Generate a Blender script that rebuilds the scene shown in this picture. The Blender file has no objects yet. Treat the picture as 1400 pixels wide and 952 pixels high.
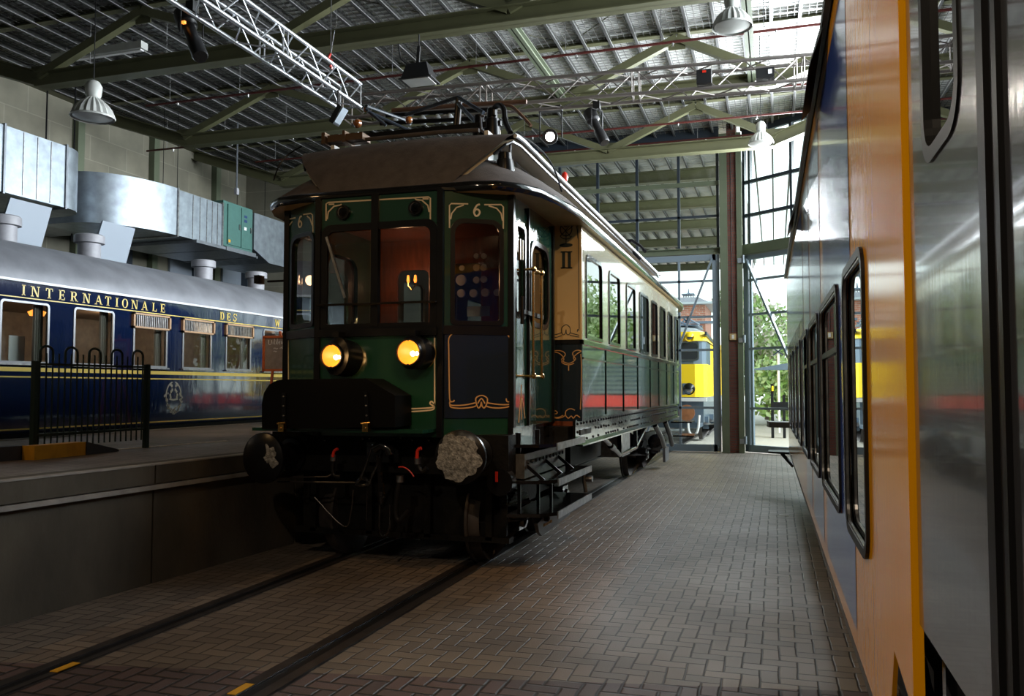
import bpy, bmesh, math, random
from mathutils import Vector, Matrix
from mathutils.geometry import tessellate_polygon
R = math.radians
C = bpy.context.scene.collection
random.seed(7)

# ------------------------------------------------------------------ camera
F_PX, CAM_Z = 1150.0, 1.66
PITCH = math.atan(55 / F_PX)
YAW = math.atan(360 / F_PX * math.cos(PITCH))
cam_d = bpy.data.cameras.new('camera'); cam = bpy.data.objects.new('camera', cam_d); C.objects.link(cam)
cam_d.sensor_width = 36.0; cam_d.lens = 36.0 * F_PX / 1400.0; cam_d.clip_start = 0.05; cam_d.clip_end = 500
cam.location = (0, 0, CAM_Z); cam.rotation_euler = (math.pi / 2 + PITCH, 0, YAW)
bpy.context.scene.camera = cam
sc = bpy.context.scene
sc.view_settings.view_transform = 'Standard'; sc.view_settings.look = 'None'
sc.view_settings.gamma = 1; sc.view_settings.use_curve_mapping = False
sc.view_settings.exposure = 0.18
sc.cycles.max_bounces = 8; sc.cycles.diffuse_bounces = 4; sc.cycles.glossy_bounces = 5
sc.cycles.transparent_max_bounces = 16; sc.cycles.transmission_bounces = 4
sc.cycles.sample_clamp_indirect = 6.0; sc.cycles.caustics_reflective = False; sc.cycles.caustics_refractive = False
sc.cycles.use_denoising = True

# ------------------------------------------------------------------ sky (overcast)
w = bpy.data.worlds.new('world'); sc.world = w; w.use_nodes = True
nt = w.node_tree; bg = nt.nodes['Background']
tc = nt.nodes.new('ShaderNodeTexCoord'); sp = nt.nodes.new('ShaderNodeSeparateXYZ'); cr = nt.nodes.new('ShaderNodeValToRGB')
nt.links.new(tc.outputs['Generated'], sp.inputs[0]); nt.links.new(sp.outputs['Z'], cr.inputs[0]); nt.links.new(cr.outputs[0], bg.inputs[0])
cr.color_ramp.elements[0].position = 0.0; cr.color_ramp.elements[0].color = (0.80, 0.88, 0.87, 1)
cr.color_ramp.elements[1].position = 0.6; cr.color_ramp.elements[1].color = (0.72, 0.83, 0.90, 1)
bg.inputs[1].default_value = 2.4

def area(name, loc, tgt, sx, sy, power, col, portal=False, spread=180):
    l = bpy.data.lights.new(name, 'AREA'); l.shape = 'RECTANGLE'; l.size = sx; l.size_y = sy; l.energy = power; l.color = col
    o = bpy.data.objects.new(name, l); C.objects.link(o); o.location = loc
    o.rotation_euler = (Vector(tgt) - Vector(loc)).to_track_quat('-Z', 'Y').to_euler()
    l.spread = R(spread)
    if portal: l.cycles.is_portal = True
    return o
def spot(name, loc, tgt, power, col, ang, blend=0.4, size=0.08):
    l = bpy.data.lights.new(name, 'SPOT'); l.energy = power; l.color = col; l.spot_size = R(ang); l.spot_blend = blend; l.shadow_soft_size = size
    o = bpy.data.objects.new(name, l); C.objects.link(o); o.location = loc
    o.rotation_euler = (Vector(tgt) - Vector(loc)).to_track_quat('-Z', 'Y').to_euler()
    return o
# daylight that falls in through the glazed front and the high side windows
area('sky_portal_front', (-4.4, 22.4, 4.0), (-4.4, 0, 4.0), 6.2, 7.6, 1, (1, 1, 1), True)
area('sky_portal_gate', (1.2, 21.1, 4.2), (1.2 - .602 * 5, 21.1 - .798 * 5, 4.2), 5.0, 8.2, 1, (1, 1, 1), True)
area('sky_portal_side', (3.15, 13.4, 6.1), (-9, 13.4, 6.1), 12.7, 5.0, 1, (1, 1, 1), True)
# added area fills that boost the daylight in the hall and outside
area('side_fill', (3.0, 14.0, 6.4), (-8, 14, 6.5), 10.0, 3.6, 1250, (0.88, 0.94, 1.0), False, 120)  # added fill just inside the side glazing, lifts the hall interior
area('deck_uplight', (1.3, 20.2, 6.2), (-3.0, 13.0, 8.6), 3.6, 2.2, 800, (0.88, 0.95, 1.0), False, 130)  # added uplight that brightens the roof deck
area('loco_fill', (5.0, 24.5, 7.0), (-3.0, 27.0, 2.5), 5.0, 4.0, 1500, (0.95, 0.98, 1.0))  # added fill outside, brightens the locomotive front
# museum spots, plus added fills for the train side and the platform
spot('stage_light_warm', (1.9, -1.5, 6.6), (-3.0, 8.2, 3.6), 560, (1.0, 0.62, 0.28), 34, 0.6)
spot('stage_light_floor', (-9.0, 1.0, 6.5), (-4.3, 6.5, 0.0), 200, (1.0, 0.60, 0.25), 50, 0.8)
spot('stage_light_aisle', (1.6, 3.0, 6.6), (-1.2, 9.0, 0.0), 600, (1.0, 0.58, 0.26), 46, 0.9)
spot('train_fill', (-5.0, 0.5, 6.6), (0.4, 4.0, 1.2), 700, (1.0, 0.80, 0.52), 60, 0.9)  # added fill from the left, lifts the yellow and blue side
spot('platform_fill', (-7.2, 7.0, 7.0), (-8.4, 12.6, 1.0), 320, (1.0, 0.72, 0.48), 50, 0.9)  # added fill, brightens the chalkboard and the platform around it
spot('stage_light_near', (-2.0, -3.0, 6.8), (-.6, 5.2, 0.0), 600, (1.0, 0.80, 0.58), 70, 0.9)

# ------------------------------------------------------------------ turning picture points into places on real planes
FW = Vector((-math.sin(YAW) * math.cos(PITCH), math.cos(YAW) * math.cos(PITCH), math.sin(PITCH)))
RT = Vector((math.cos(YAW), math.sin(YAW), 0)); UP = RT.cross(FW); CAM = Vector((0, 0, CAM_Z))
def ray(x, y): return FW + RT * ((x - 700) / F_PX) + UP * ((476 - y) / F_PX)
def fX(x, y, X): r = ray(x, y); return CAM + r * (X / r.x)
def fY(x, y, Y): r = ray(x, y); return CAM + r * (Y / r.y)
def fZ(x, y, Z): r = ray(x, y); return CAM + r * ((Z - CAM_Z) / r.z)

# ------------------------------------------------------------------ materials
MATS = {}

def mat(name, col, rough=0.5, metal=0.0, coat=0.0, var=0.0, vscale=8.0, bump=0.0, bscale=30.0, stretch=(1, 1, 1), emit=None, estr=0.0, spec=0.5, col2=None):
    if name in MATS: return MATS[name]
    m = bpy.data.materials.new(name); m.use_nodes = True; n = m.node_tree; b = n.nodes['Principled BSDF']
    b.inputs['Base Color'].default_value = (*col, 1); b.inputs['Roughness'].default_value = rough; b.inputs['Metallic'].default_value = metal
    b.inputs['Coat Weight'].default_value = coat; b.inputs['Coat Roughness'].default_value = 0.05; b.inputs['Specular IOR Level'].default_value = spec
    if emit: b.inputs['Emission Color'].default_value = (*emit, 1); b.inputs['Emission Strength'].default_value = estr
    if var or bump:
        g = n.nodes.new('ShaderNodeNewGeometry'); mp = n.nodes.new('ShaderNodeMapping'); mp.inputs['Scale'].default_value = stretch
        n.links.new(g.outputs['Position'], mp.inputs[0])
    if var:
        ns = n.nodes.new('ShaderNodeTexNoise'); ns.inputs['Scale'].default_value = vscale; ns.inputs['Detail'].default_value = 6
        n.links.new(mp.outputs[0], ns.inputs[0])
        rp = n.nodes.new('ShaderNodeValToRGB'); rp.color_ramp.elements[0].position = 0.3; rp.color_ramp.elements[1].position = 0.7
        c2 = col2 or tuple(c * (1 - var) for c in col)
        rp.color_ramp.elements[0].color = (*c2, 1); rp.color_ramp.elements[1].color = (*[min(1, c * (1 + var * .4)) for c in col], 1)
        n.links.new(ns.outputs[0], rp.inputs[0]); n.links.new(rp.outputs[0], b.inputs['Base Color'])
    if bump:
        n2 = n.nodes.new('ShaderNodeTexNoise'); n2.inputs['Scale'].default_value = bscale; n2.inputs['Detail'].default_value = 3
        n.links.new(mp.outputs[0], n2.inputs[0])
        bp = n.nodes.new('ShaderNodeBump'); bp.inputs['Strength'].default_value = bump; bp.inputs['Distance'].default_value = 0.02
        n.links.new(n2.outputs[0], bp.inputs['Height']); n.links.new(bp.outputs[0], b.inputs['Normal'])
    MATS[name] = m; return m
def glass(name, tint=(0.9, 0.95, 0.95), refl=1.0, rough=0.0):
    m = bpy.data.materials.new(name); m.use_nodes = True; n = m.node_tree; n.nodes.clear()
    o = n.nodes.new('ShaderNodeOutputMaterial'); mx = n.nodes.new('ShaderNodeMixShader'); t = n.nodes.new('ShaderNodeBsdfTransparent'); g = n.nodes.new('ShaderNodeBsdfGlossy')
    f = n.nodes.new('ShaderNodeFresnel'); f.inputs[0].default_value = 1.5; ml = n.nodes.new('ShaderNodeMath'); ml.operation = 'MULTIPLY'; ml.use_clamp = True; ml.inputs[1].default_value = refl
    t.inputs[0].default_value = (*tint, 1); g.inputs['Roughness'].default_value = rough
    ge = n.nodes.new('ShaderNodeNewGeometry'); iv = n.nodes.new('ShaderNodeMath'); iv.operation = 'SUBTRACT'; iv.inputs[0].default_value = 1.0; m2 = n.nodes.new('ShaderNodeMath'); m2.operation = 'MULTIPLY'
    n.links.new(ge.outputs['Backfacing'], iv.inputs[1]); n.links.new(f.outputs[0], ml.inputs[0]); n.links.new(ml.outputs[0], m2.inputs[0]); n.links.new(iv.outputs[0], m2.inputs[1]); n.links.new(m2.outputs[0], mx.inputs[0]); n.links.new(t.outputs[0], mx.inputs[1]); n.links.new(g.outputs[0], mx.inputs[2]); n.links.new(mx.outputs[0], o.inputs[0])
    return m
def N(n, op, a, b=None, c=None):
    q = n.nodes.new('ShaderNodeMath'); q.operation = op
    for i, v in enumerate((a, b, c)):
        if v is None: continue
        if isinstance(v, (int, float)): q.inputs[i].default_value = v
        else: n.links.new(v, q.inputs[i])
    return q.outputs[0]
def paver_mat(name, wd, colA, colB, joint, rough=0.55, bumpd=0.006, jw=0.07, mode='herring', rot=0.0):
    m = bpy.data.materials.new(name); m.use_nodes = True; n = m.node_tree; b = n.nodes['Principled BSDF']
    g = n.nodes.new('ShaderNodeNewGeometry'); mp = n.nodes.new('ShaderNodeMapping'); mp.inputs['Rotation'].default_value = (0, 0, rot)
    n.links.new(g.outputs['Position'], mp.inputs[0])
    wb = n.nodes.new('ShaderNodeTexNoise'); wb.inputs['Scale'].default_value = 3.0; n.links.new(mp.outputs[0], wb.inputs[0])
    s = n.nodes.new('ShaderNodeSeparateXYZ'); n.links.new(mp.outputs[0], s.inputs[0])
    wob = N(n, 'MULTIPLY', N(n, 'SUBTRACT', wb.outputs[0], 0.5), 0.25)
    u = N(n, 'ADD', N(n, 'DIVIDE', s.outputs[0], wd), wob); v = N(n, 'ADD', N(n, 'DIVIDE', s.outputs[1], wd), wob)
    i = N(n, 'FLOOR', u); j = N(n, 'FLOOR', v); fu = N(n, 'FRACT', u); fv = N(n, 'FRACT', v)
    k = N(n, 'FLOORED_MODULO', N(n, 'SUBTRACT', i, j), 4.0)
    def eq(x): return N(n, 'COMPARE', k, float(x), 0.1)
    e0, e1, e2, e3 = eq(0), eq(1), eq(2), eq(3)
    d = N(n, 'MINIMUM', N(n, 'MINIMUM', N(n, 'ADD', fu, e1), N(n, 'ADD', N(n, 'SUBTRACT', 1.0, fu), e0)),
          N(n, 'MINIMUM', N(n, 'ADD', fv, e2), N(n, 'ADD', N(n, 'SUBTRACT', 1.0, fv), e3)))
    cb = n.nodes.new('ShaderNodeCombineXYZ'); n.links.new(N(n, 'SUBTRACT', i, e1), cb.inputs[0]); n.links.new(N(n, 'SUBTRACT', j, e2), cb.inputs[1])
    wn = n.nodes.new('ShaderNodeTexWhiteNoise'); wn.noise_dimensions = '2D'; n.links.new(cb.outputs[0], wn.inputs[0])
    mr = n.nodes.new('ShaderNodeMapRange'); mr.interpolation_type = 'SMOOTHSTEP'; mr.inputs[1].default_value = jw * 0.3; mr.inputs[2].default_value = jw * 1.6
    n.links.new(d, mr.inputs[0])
    mx = n.nodes.new('ShaderNodeMix'); mx.data_type = 'RGBA'; mx.inputs[6].default_value = (*colA, 1); mx.inputs[7].default_value = (*colB, 1); n.links.new(wn.outputs[0], mx.inputs[0])
    ns = n.nodes.new('ShaderNodeTexNoise'); ns.inputs['Scale'].default_value = 0.9; ns.inputs['Detail'].default_value = 5; n.links.new(g.outputs['Position'], ns.inputs[0])
    fine = n.nodes.new('ShaderNodeTexNoise'); fine.inputs['Scale'].default_value = 220; fine.inputs['Detail'].default_value = 2; n.links.new(g.outputs['Position'], fine.inputs[0])
    sc1 = N(n, 'MULTIPLY', N(n, 'ADD', N(n, 'MULTIPLY', ns.outputs[0], 0.9), 0.55), N(n, 'ADD', N(n, 'MULTIPLY', fine.outputs[0], 0.8), 0.6))
    mv = n.nodes.new('ShaderNodeMix'); mv.data_type = 'RGBA'; mv.blend_type = 'MULTIPLY'; mv.inputs[0].default_value = 1.0
    n.links.new(mx.outputs[2], mv.inputs[6]); n.links.new(sc1, mv.inputs[7])
    mj = n.nodes.new('ShaderNodeMix'); mj.data_type = 'RGBA'; mj.inputs[6].default_value = (*joint, 1); n.links.new(mv.outputs[2], mj.inputs[7]); n.links.new(mr.outputs[0], mj.inputs[0])
    n.links.new(mj.outputs[2], b.inputs['Base Color'])
    hh = N(n, 'ADD', mr.outputs[0], N(n, 'MULTIPLY', fine.outputs[0], 0.25)); hh = N(n, 'ADD', hh, N(n, 'MULTIPLY', wn.outputs[0], 0.25))
    bp = n.nodes.new('ShaderNodeBump'); bp.inputs['Strength'].default_value = 0.9; bp.inputs['Distance'].default_value = bumpd
    n.links.new(hh, bp.inputs['Height']); n.links.new(bp.outputs[0], b.inputs['Normal'])
    b.inputs['Roughness'].default_value = rough
    rr = N(n, 'ADD', N(n, 'MULTIPLY', ns.outputs[0], -0.25), rough + 0.12); n.links.new(rr, b.inputs['Roughness'])
    return m
def block_mat(name, bw, bh, colA, colB, joint, axis='YZ', rough=0.8, mort=0.01, bump=0.4):
    m = bpy.data.materials.new(name); m.use_nodes = True; n = m.node_tree; b = n.nodes['Principled BSDF']
    g = n.nodes.new('ShaderNodeNewGeometry'); s = n.nodes.new('ShaderNodeSeparateXYZ'); n.links.new(g.outputs['Position'], s.inputs[0])
    cb = n.nodes.new('ShaderNodeCombineXYZ'); n.links.new(s.outputs['XYZ'.index(axis[0])], cb.inputs[0]); n.links.new(s.outputs['XYZ'.index(axis[1])], cb.inputs[1])
    br = n.nodes.new('ShaderNodeTexBrick'); n.links.new(cb.outputs[0], br.inputs[0])
    br.inputs['Color1'].default_value = (*colA, 1); br.inputs['Color2'].default_value = (*colB, 1); br.inputs['Mortar'].default_value = (*joint, 1)
    br.inputs['Scale'].default_value = 1; br.inputs['Mortar Size'].default_value = mort; br.inputs['Brick Width'].default_value = bw; br.inputs['Row Height'].default_value = bh; br.inputs['Bias'].default_value = 0
    ns = n.nodes.new('ShaderNodeTexNoise'); ns.inputs['Scale'].default_value = 1.2; ns.inputs['Detail'].default_value = 8; n.links.new(g.outputs['Position'], ns.inputs[0])
    mv = n.nodes.new('ShaderNodeMix'); mv.data_type = 'RGBA'; mv.blend_type = 'MULTIPLY'; mv.inputs[0].default_value = 1
    n.links.new(br.outputs[0], mv.inputs[6]); n.links.new(N(n, 'ADD', ns.outputs[0], 0.5), mv.inputs[7]); n.links.new(mv.outputs[2], b.inputs['Base Color'])
    bp = n.nodes.new('ShaderNodeBump'); bp.invert = True; bp.inputs['Strength'].default_value = bump; bp.inputs['Distance'].default_value = 0.01
    n.links.new(br.outputs[1], bp.inputs['Height']); n.links.new(bp.outputs[0], b.inputs['Normal']); b.inputs['Roughness'].default_value = rough
    return m

M = {}
M['green'] = mat('carriage_green', (0.010, 0.050, 0.028), 0.22, coat=0.5, bump=0.10, bscale=4, stretch=(1, 1, 1))
M['green_side'] = mat('carriage_side_green', (0.012, 0.045, 0.030), 0.05, coat=1.0, bump=0.30, bscale=5, stretch=(1, 3.5, 0.5), spec=0.8)
M['cream'] = mat('carriage_cream', (0.60, 0.43, 0.21), 0.28, coat=0.6, var=0.06, vscale=3)
M['cream_side'] = mat('carriage_side_cream', (0.40, 0.38, 0.28), 0.05, coat=1.0, bump=0.16, bscale=5, stretch=(1, 3.0, 0.5), spec=0.8)
M['black'] = mat('black_enamel', (0.006, 0.006, 0.007), 0.28, spec=0.3, var=0.3, vscale=6)
M['black_matt'] = mat('black_iron', (0.007, 0.007, 0.007), 0.5, spec=0.12, var=0.4, vscale=9, bump=0.2)
M['black_shiny'] = mat('polished_black_paint', (0.008, 0.008, 0.009), 0.10, coat=0.6, bump=0.12, bscale=14)
M['line_cream'] = mat('cream_lining', (0.72, 0.60, 0.42), 0.4)
M['line_gold'] = mat('ochre_lining', (0.62, 0.34, 0.13), 0.35)
M['line_black'] = mat('dark_lining', (0.02, 0.03, 0.03), 0.4)
M['roof_brown'] = mat('carriage_roof_canvas', (0.105, 0.088, 0.080), 0.75, var=0.3, vscale=9, bump=0.25, bscale=90)
M['roof_white'] = mat('white_roof_trim', (0.75, 0.77, 0.80), 0.4, var=0.2, vscale=14)
M['wood'] = mat('varnished_mahogany', (0.16, 0.045, 0.018), 0.3, coat=0.4, var=0.5, vscale=5, stretch=(4, 4, .6))
M['brass'] = mat('brass', (0.75, 0.45, 0.14), 0.22, metal=1.0, var=0.2, vscale=20)
M['steel'] = mat('bare_steel', (0.42, 0.42, 0.43), 0.33, metal=1.0, var=0.4, vscale=14)
M['rail'] = mat('rail_steel', (0.070, 0.062, 0.060), 0.38, metal=0.5, var=0.4, vscale=7)
M['rail_top'] = mat('polished_rail_head', (0.50, 0.53, 0.60), 0.22, metal=1.0)
M['red'] = mat('red_paint', (0.65, 0.03, 0.015), 0.35)
M['insul'] = mat('brown_glazed_porcelain', (0.30, 0.10, 0.02), 0.12, coat=1.0)
M['grey_plate'] = mat('grey_guard_paint', (0.085, 0.085, 0.09), 0.45, var=0.2)
M['rubber'] = mat('black_rubber', (0.008, 0.008, 0.009), 0.4, spec=0.25)
M['glass'] = glass('window_glass', (0.93, 0.97, 0.96))
M['glass_dark'] = glass('tinted_glass', (0.72, 0.75, 0.75), 1.7)
M['glass_mirror'] = glass('train_window_glass', (0.45, 0.47, 0.49), 1.8)
M['lens'] = glass('lamp_lens', (0.95, 0.9, 0.85), 1.5)
M['yellow'] = mat('train_yellow', (0.85, 0.36, 0.002), 0.13, coat=0.06, bump=0.03, bscale=7, stretch=(1, 5, .3), spec=0.32)
M['blue'] = mat('train_blue', (0.035, 0.085, 0.42), 0.12, coat=0.15, bump=0.03, bscale=7, stretch=(1, 5, .3), spec=0.32)
M['unit_grey'] = mat('dark_blue_grey_coachwork', (0.040, 0.042, 0.052), 0.20, coat=0.7, bump=0.03, bscale=9, stretch=(1, 6, .35), spec=0.6)
M['coach_blue'] = mat('midnight_blue_coachwork', (0.004, 0.012, 0.048), 0.06, coat=1.0, bump=0.14, bscale=4, stretch=(1, 3, .6), spec=0.7)
M['coach_yellow'] = mat('coach_yellow_lining', (0.85, 0.62, 0.12), 0.35)
M['coach_roof'] = mat('silver_grey_coach_roof', (0.26, 0.27, 0.30), 0.5, metal=0.3, var=0.25, vscale=2.2, bump=0.05, bscale=6)
M['alu'] = mat('aluminium_truss_tube', (0.66, 0.68, 0.72), 0.28, metal=0.85)
M['alu_dull'] = mat('dull_aluminium_tube', (0.30, 0.27, 0.25), 0.35, metal=0.8)
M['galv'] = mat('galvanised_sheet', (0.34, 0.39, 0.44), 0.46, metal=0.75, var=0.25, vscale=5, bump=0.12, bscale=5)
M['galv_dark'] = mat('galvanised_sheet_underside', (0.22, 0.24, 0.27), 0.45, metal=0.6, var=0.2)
M['cap_grey'] = mat('grey_painted_ventilator', (0.33, 0.33, 0.36), 0.5, var=0.15)
M['teal'] = mat('sea_green_cabinet', (0.07, 0.17, 0.15), 0.4, var=0.1)
M['beam'] = mat('olive_green_steel', (0.105, 0.105, 0.052), 0.5, var=0.12, vscale=3)
M['beam_front'] = mat('sage_green_steel', (0.13, 0.155, 0.10), 0.5, var=0.1, vscale=3)
M['pipe_red'] = mat('oxblood_sprinkler_pipe', (0.075, 0.014, 0.011), 0.4)
M['deck'] = mat('white_coated_roof_deck', (0.90, 0.90, 0.88), 0.36, metal=0.35, var=0.15, vscale=2)
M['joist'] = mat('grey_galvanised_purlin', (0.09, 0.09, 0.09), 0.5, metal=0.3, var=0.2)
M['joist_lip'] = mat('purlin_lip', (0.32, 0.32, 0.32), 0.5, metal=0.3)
M['wire'] = mat('roof_wire_mesh', (0.13, 0.13, 0.12), 0.5, metal=0.2)
M['frame_dark'] = mat('dark_window_bar', (0.025, 0.035, 0.05), 0.4)
M['frame_grey'] = mat('blue_grey_gate_frame', (0.20, 0.25, 0.30), 0.4)
M['lamp_white'] = mat('grey_white_lamp_reflector', (0.60, 0.61, 0.58), 0.4, var=0.1)
M['fix_black'] = mat('black_stage_fitting', (0.012, 0.012, 0.013), 0.4)
M['fence'] = mat('dark_green_railing', (0.010, 0.028, 0.022), 0.4)
M['kerb_yellow'] = mat('kerb_yellow', (0.70, 0.36, 0.02), 0.6, var=0.2)
M['kerb_black'] = mat('kerb_black', (0.03, 0.03, 0.035), 0.6, var=0.2)
M['white_paint'] = mat('worn_white_paint', (0.85, 0.82, 0.78), 0.7, var=0.3, vscale=18)
M['white'] = mat('clean_white', (0.80, 0.80, 0.80), 0.5)
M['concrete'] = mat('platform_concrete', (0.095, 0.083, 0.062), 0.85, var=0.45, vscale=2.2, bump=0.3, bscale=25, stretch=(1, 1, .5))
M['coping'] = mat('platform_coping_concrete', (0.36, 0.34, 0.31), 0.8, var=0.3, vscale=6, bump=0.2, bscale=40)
M['chalk'] = mat('chalkboard_grey', (0.30, 0.25, 0.22), 0.8, var=0.2, vscale=12)
M['orange_wood'] = mat('orange_stained_wood', (0.62, 0.13, 0.02), 0.45, var=0.2)
M['leaf'] = mat('leaf_green', (0.30, 0.46, 0.12), 0.55, var=0.4, vscale=1.5)
M['leaf_light'] = mat('leaf_pale_green', (0.55, 0.68, 0.32), 0.55, var=0.3, vscale=1.5)
M['blossom'] = mat('blossom_pink', (0.88, 0.78, 0.68), 0.6, var=0.3, vscale=2)
M['bark'] = mat('bark', (0.12, 0.09, 0.06), 0.9, var=0.3)
M['loco_yellow'] = mat('locomotive_yellow', (1.0, 0.66, 0.02), 0.35)
M['loco_grey'] = mat('locomotive_blue_grey', (0.10, 0.14, 0.19), 0.35, coat=0.3)
M['loco_light'] = mat('locomotive_light_grey', (0.40, 0.44, 0.46), 0.5)
M['lit_warm'] = mat('warm_lamp_reflector', (0.5, 0.2, 0.03), 0.4, emit=(1.0, 0.30, 0.012), estr=0.62)
M['bulb_warm'] = mat('warm_bulb', (1, 0.8, 0.5), 0.3, emit=(1.0, 0.82, 0.5), estr=14)
M['bulb_white'] = mat('spot_lens_lit', (1, 1, 1), 0.3, emit=(1.0, 0.97, 0.9), estr=12)
M['table_lamp'] = mat('orange_lampshade_lit', (0.9, 0.3, 0.05), 0.5, emit=(1.0, 0.30, 0.04), estr=1.6)
M['sheet'] = mat('paper_white', (0.8, 0.78, 0.74), 0.6)
M['floor'] = paver_mat('herringbone_pavers', 0.105, (0.215, 0.175, 0.140), (0.145, 0.118, 0.098), (0.032, 0.026, 0.021), rough=0.52, bumpd=0.005, jw=0.05)
M['floor_dark'] = paver_mat('dark_red_brick_band', 0.105, (0.130, 0.088, 0.085), (0.085, 0.062, 0.062), (0.014, 0.011, 0.010), rough=0.55, bumpd=0.010, jw=0.09)
M['platform_pave'] = paver_mat('platform_pavers', 0.105, (0.20, 0.155, 0.125), (0.15, 0.12, 0.095), (0.07, 0.055, 0.045), rough=0.6, bumpd=0.003, jw=0.05)
M['blockwork'] = block_mat('concrete_blockwork', 1.2, 0.6, (0.235, 0.22, 0.165), (0.205, 0.195, 0.15), (0.29, 0.275, 0.215), 'YZ', mort=0.012)
M['brick'] = block_mat('red_brick', 0.22, 0.065, (0.17, 0.055, 0.040), (0.12, 0.038, 0.030), (0.09, 0.07, 0.06), 'XZ', mort=0.008)
M['brick_far'] = block_mat('station_brick', 0.5, 0.16, (0.50, 0.17, 0.10), (0.42, 0.15, 0.09), (0.5, 0.4, 0.33), 'XZ', mort=0.02)
M['gravel'] = mat('pale_gravel', (0.50, 0.46, 0.40), 0.95, var=0.45, vscale=30, bump=0.6, bscale=60)
M['pale_blue'] = mat('frosted_pane', (0.33, 0.38, 0.45), 0.5)

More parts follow.
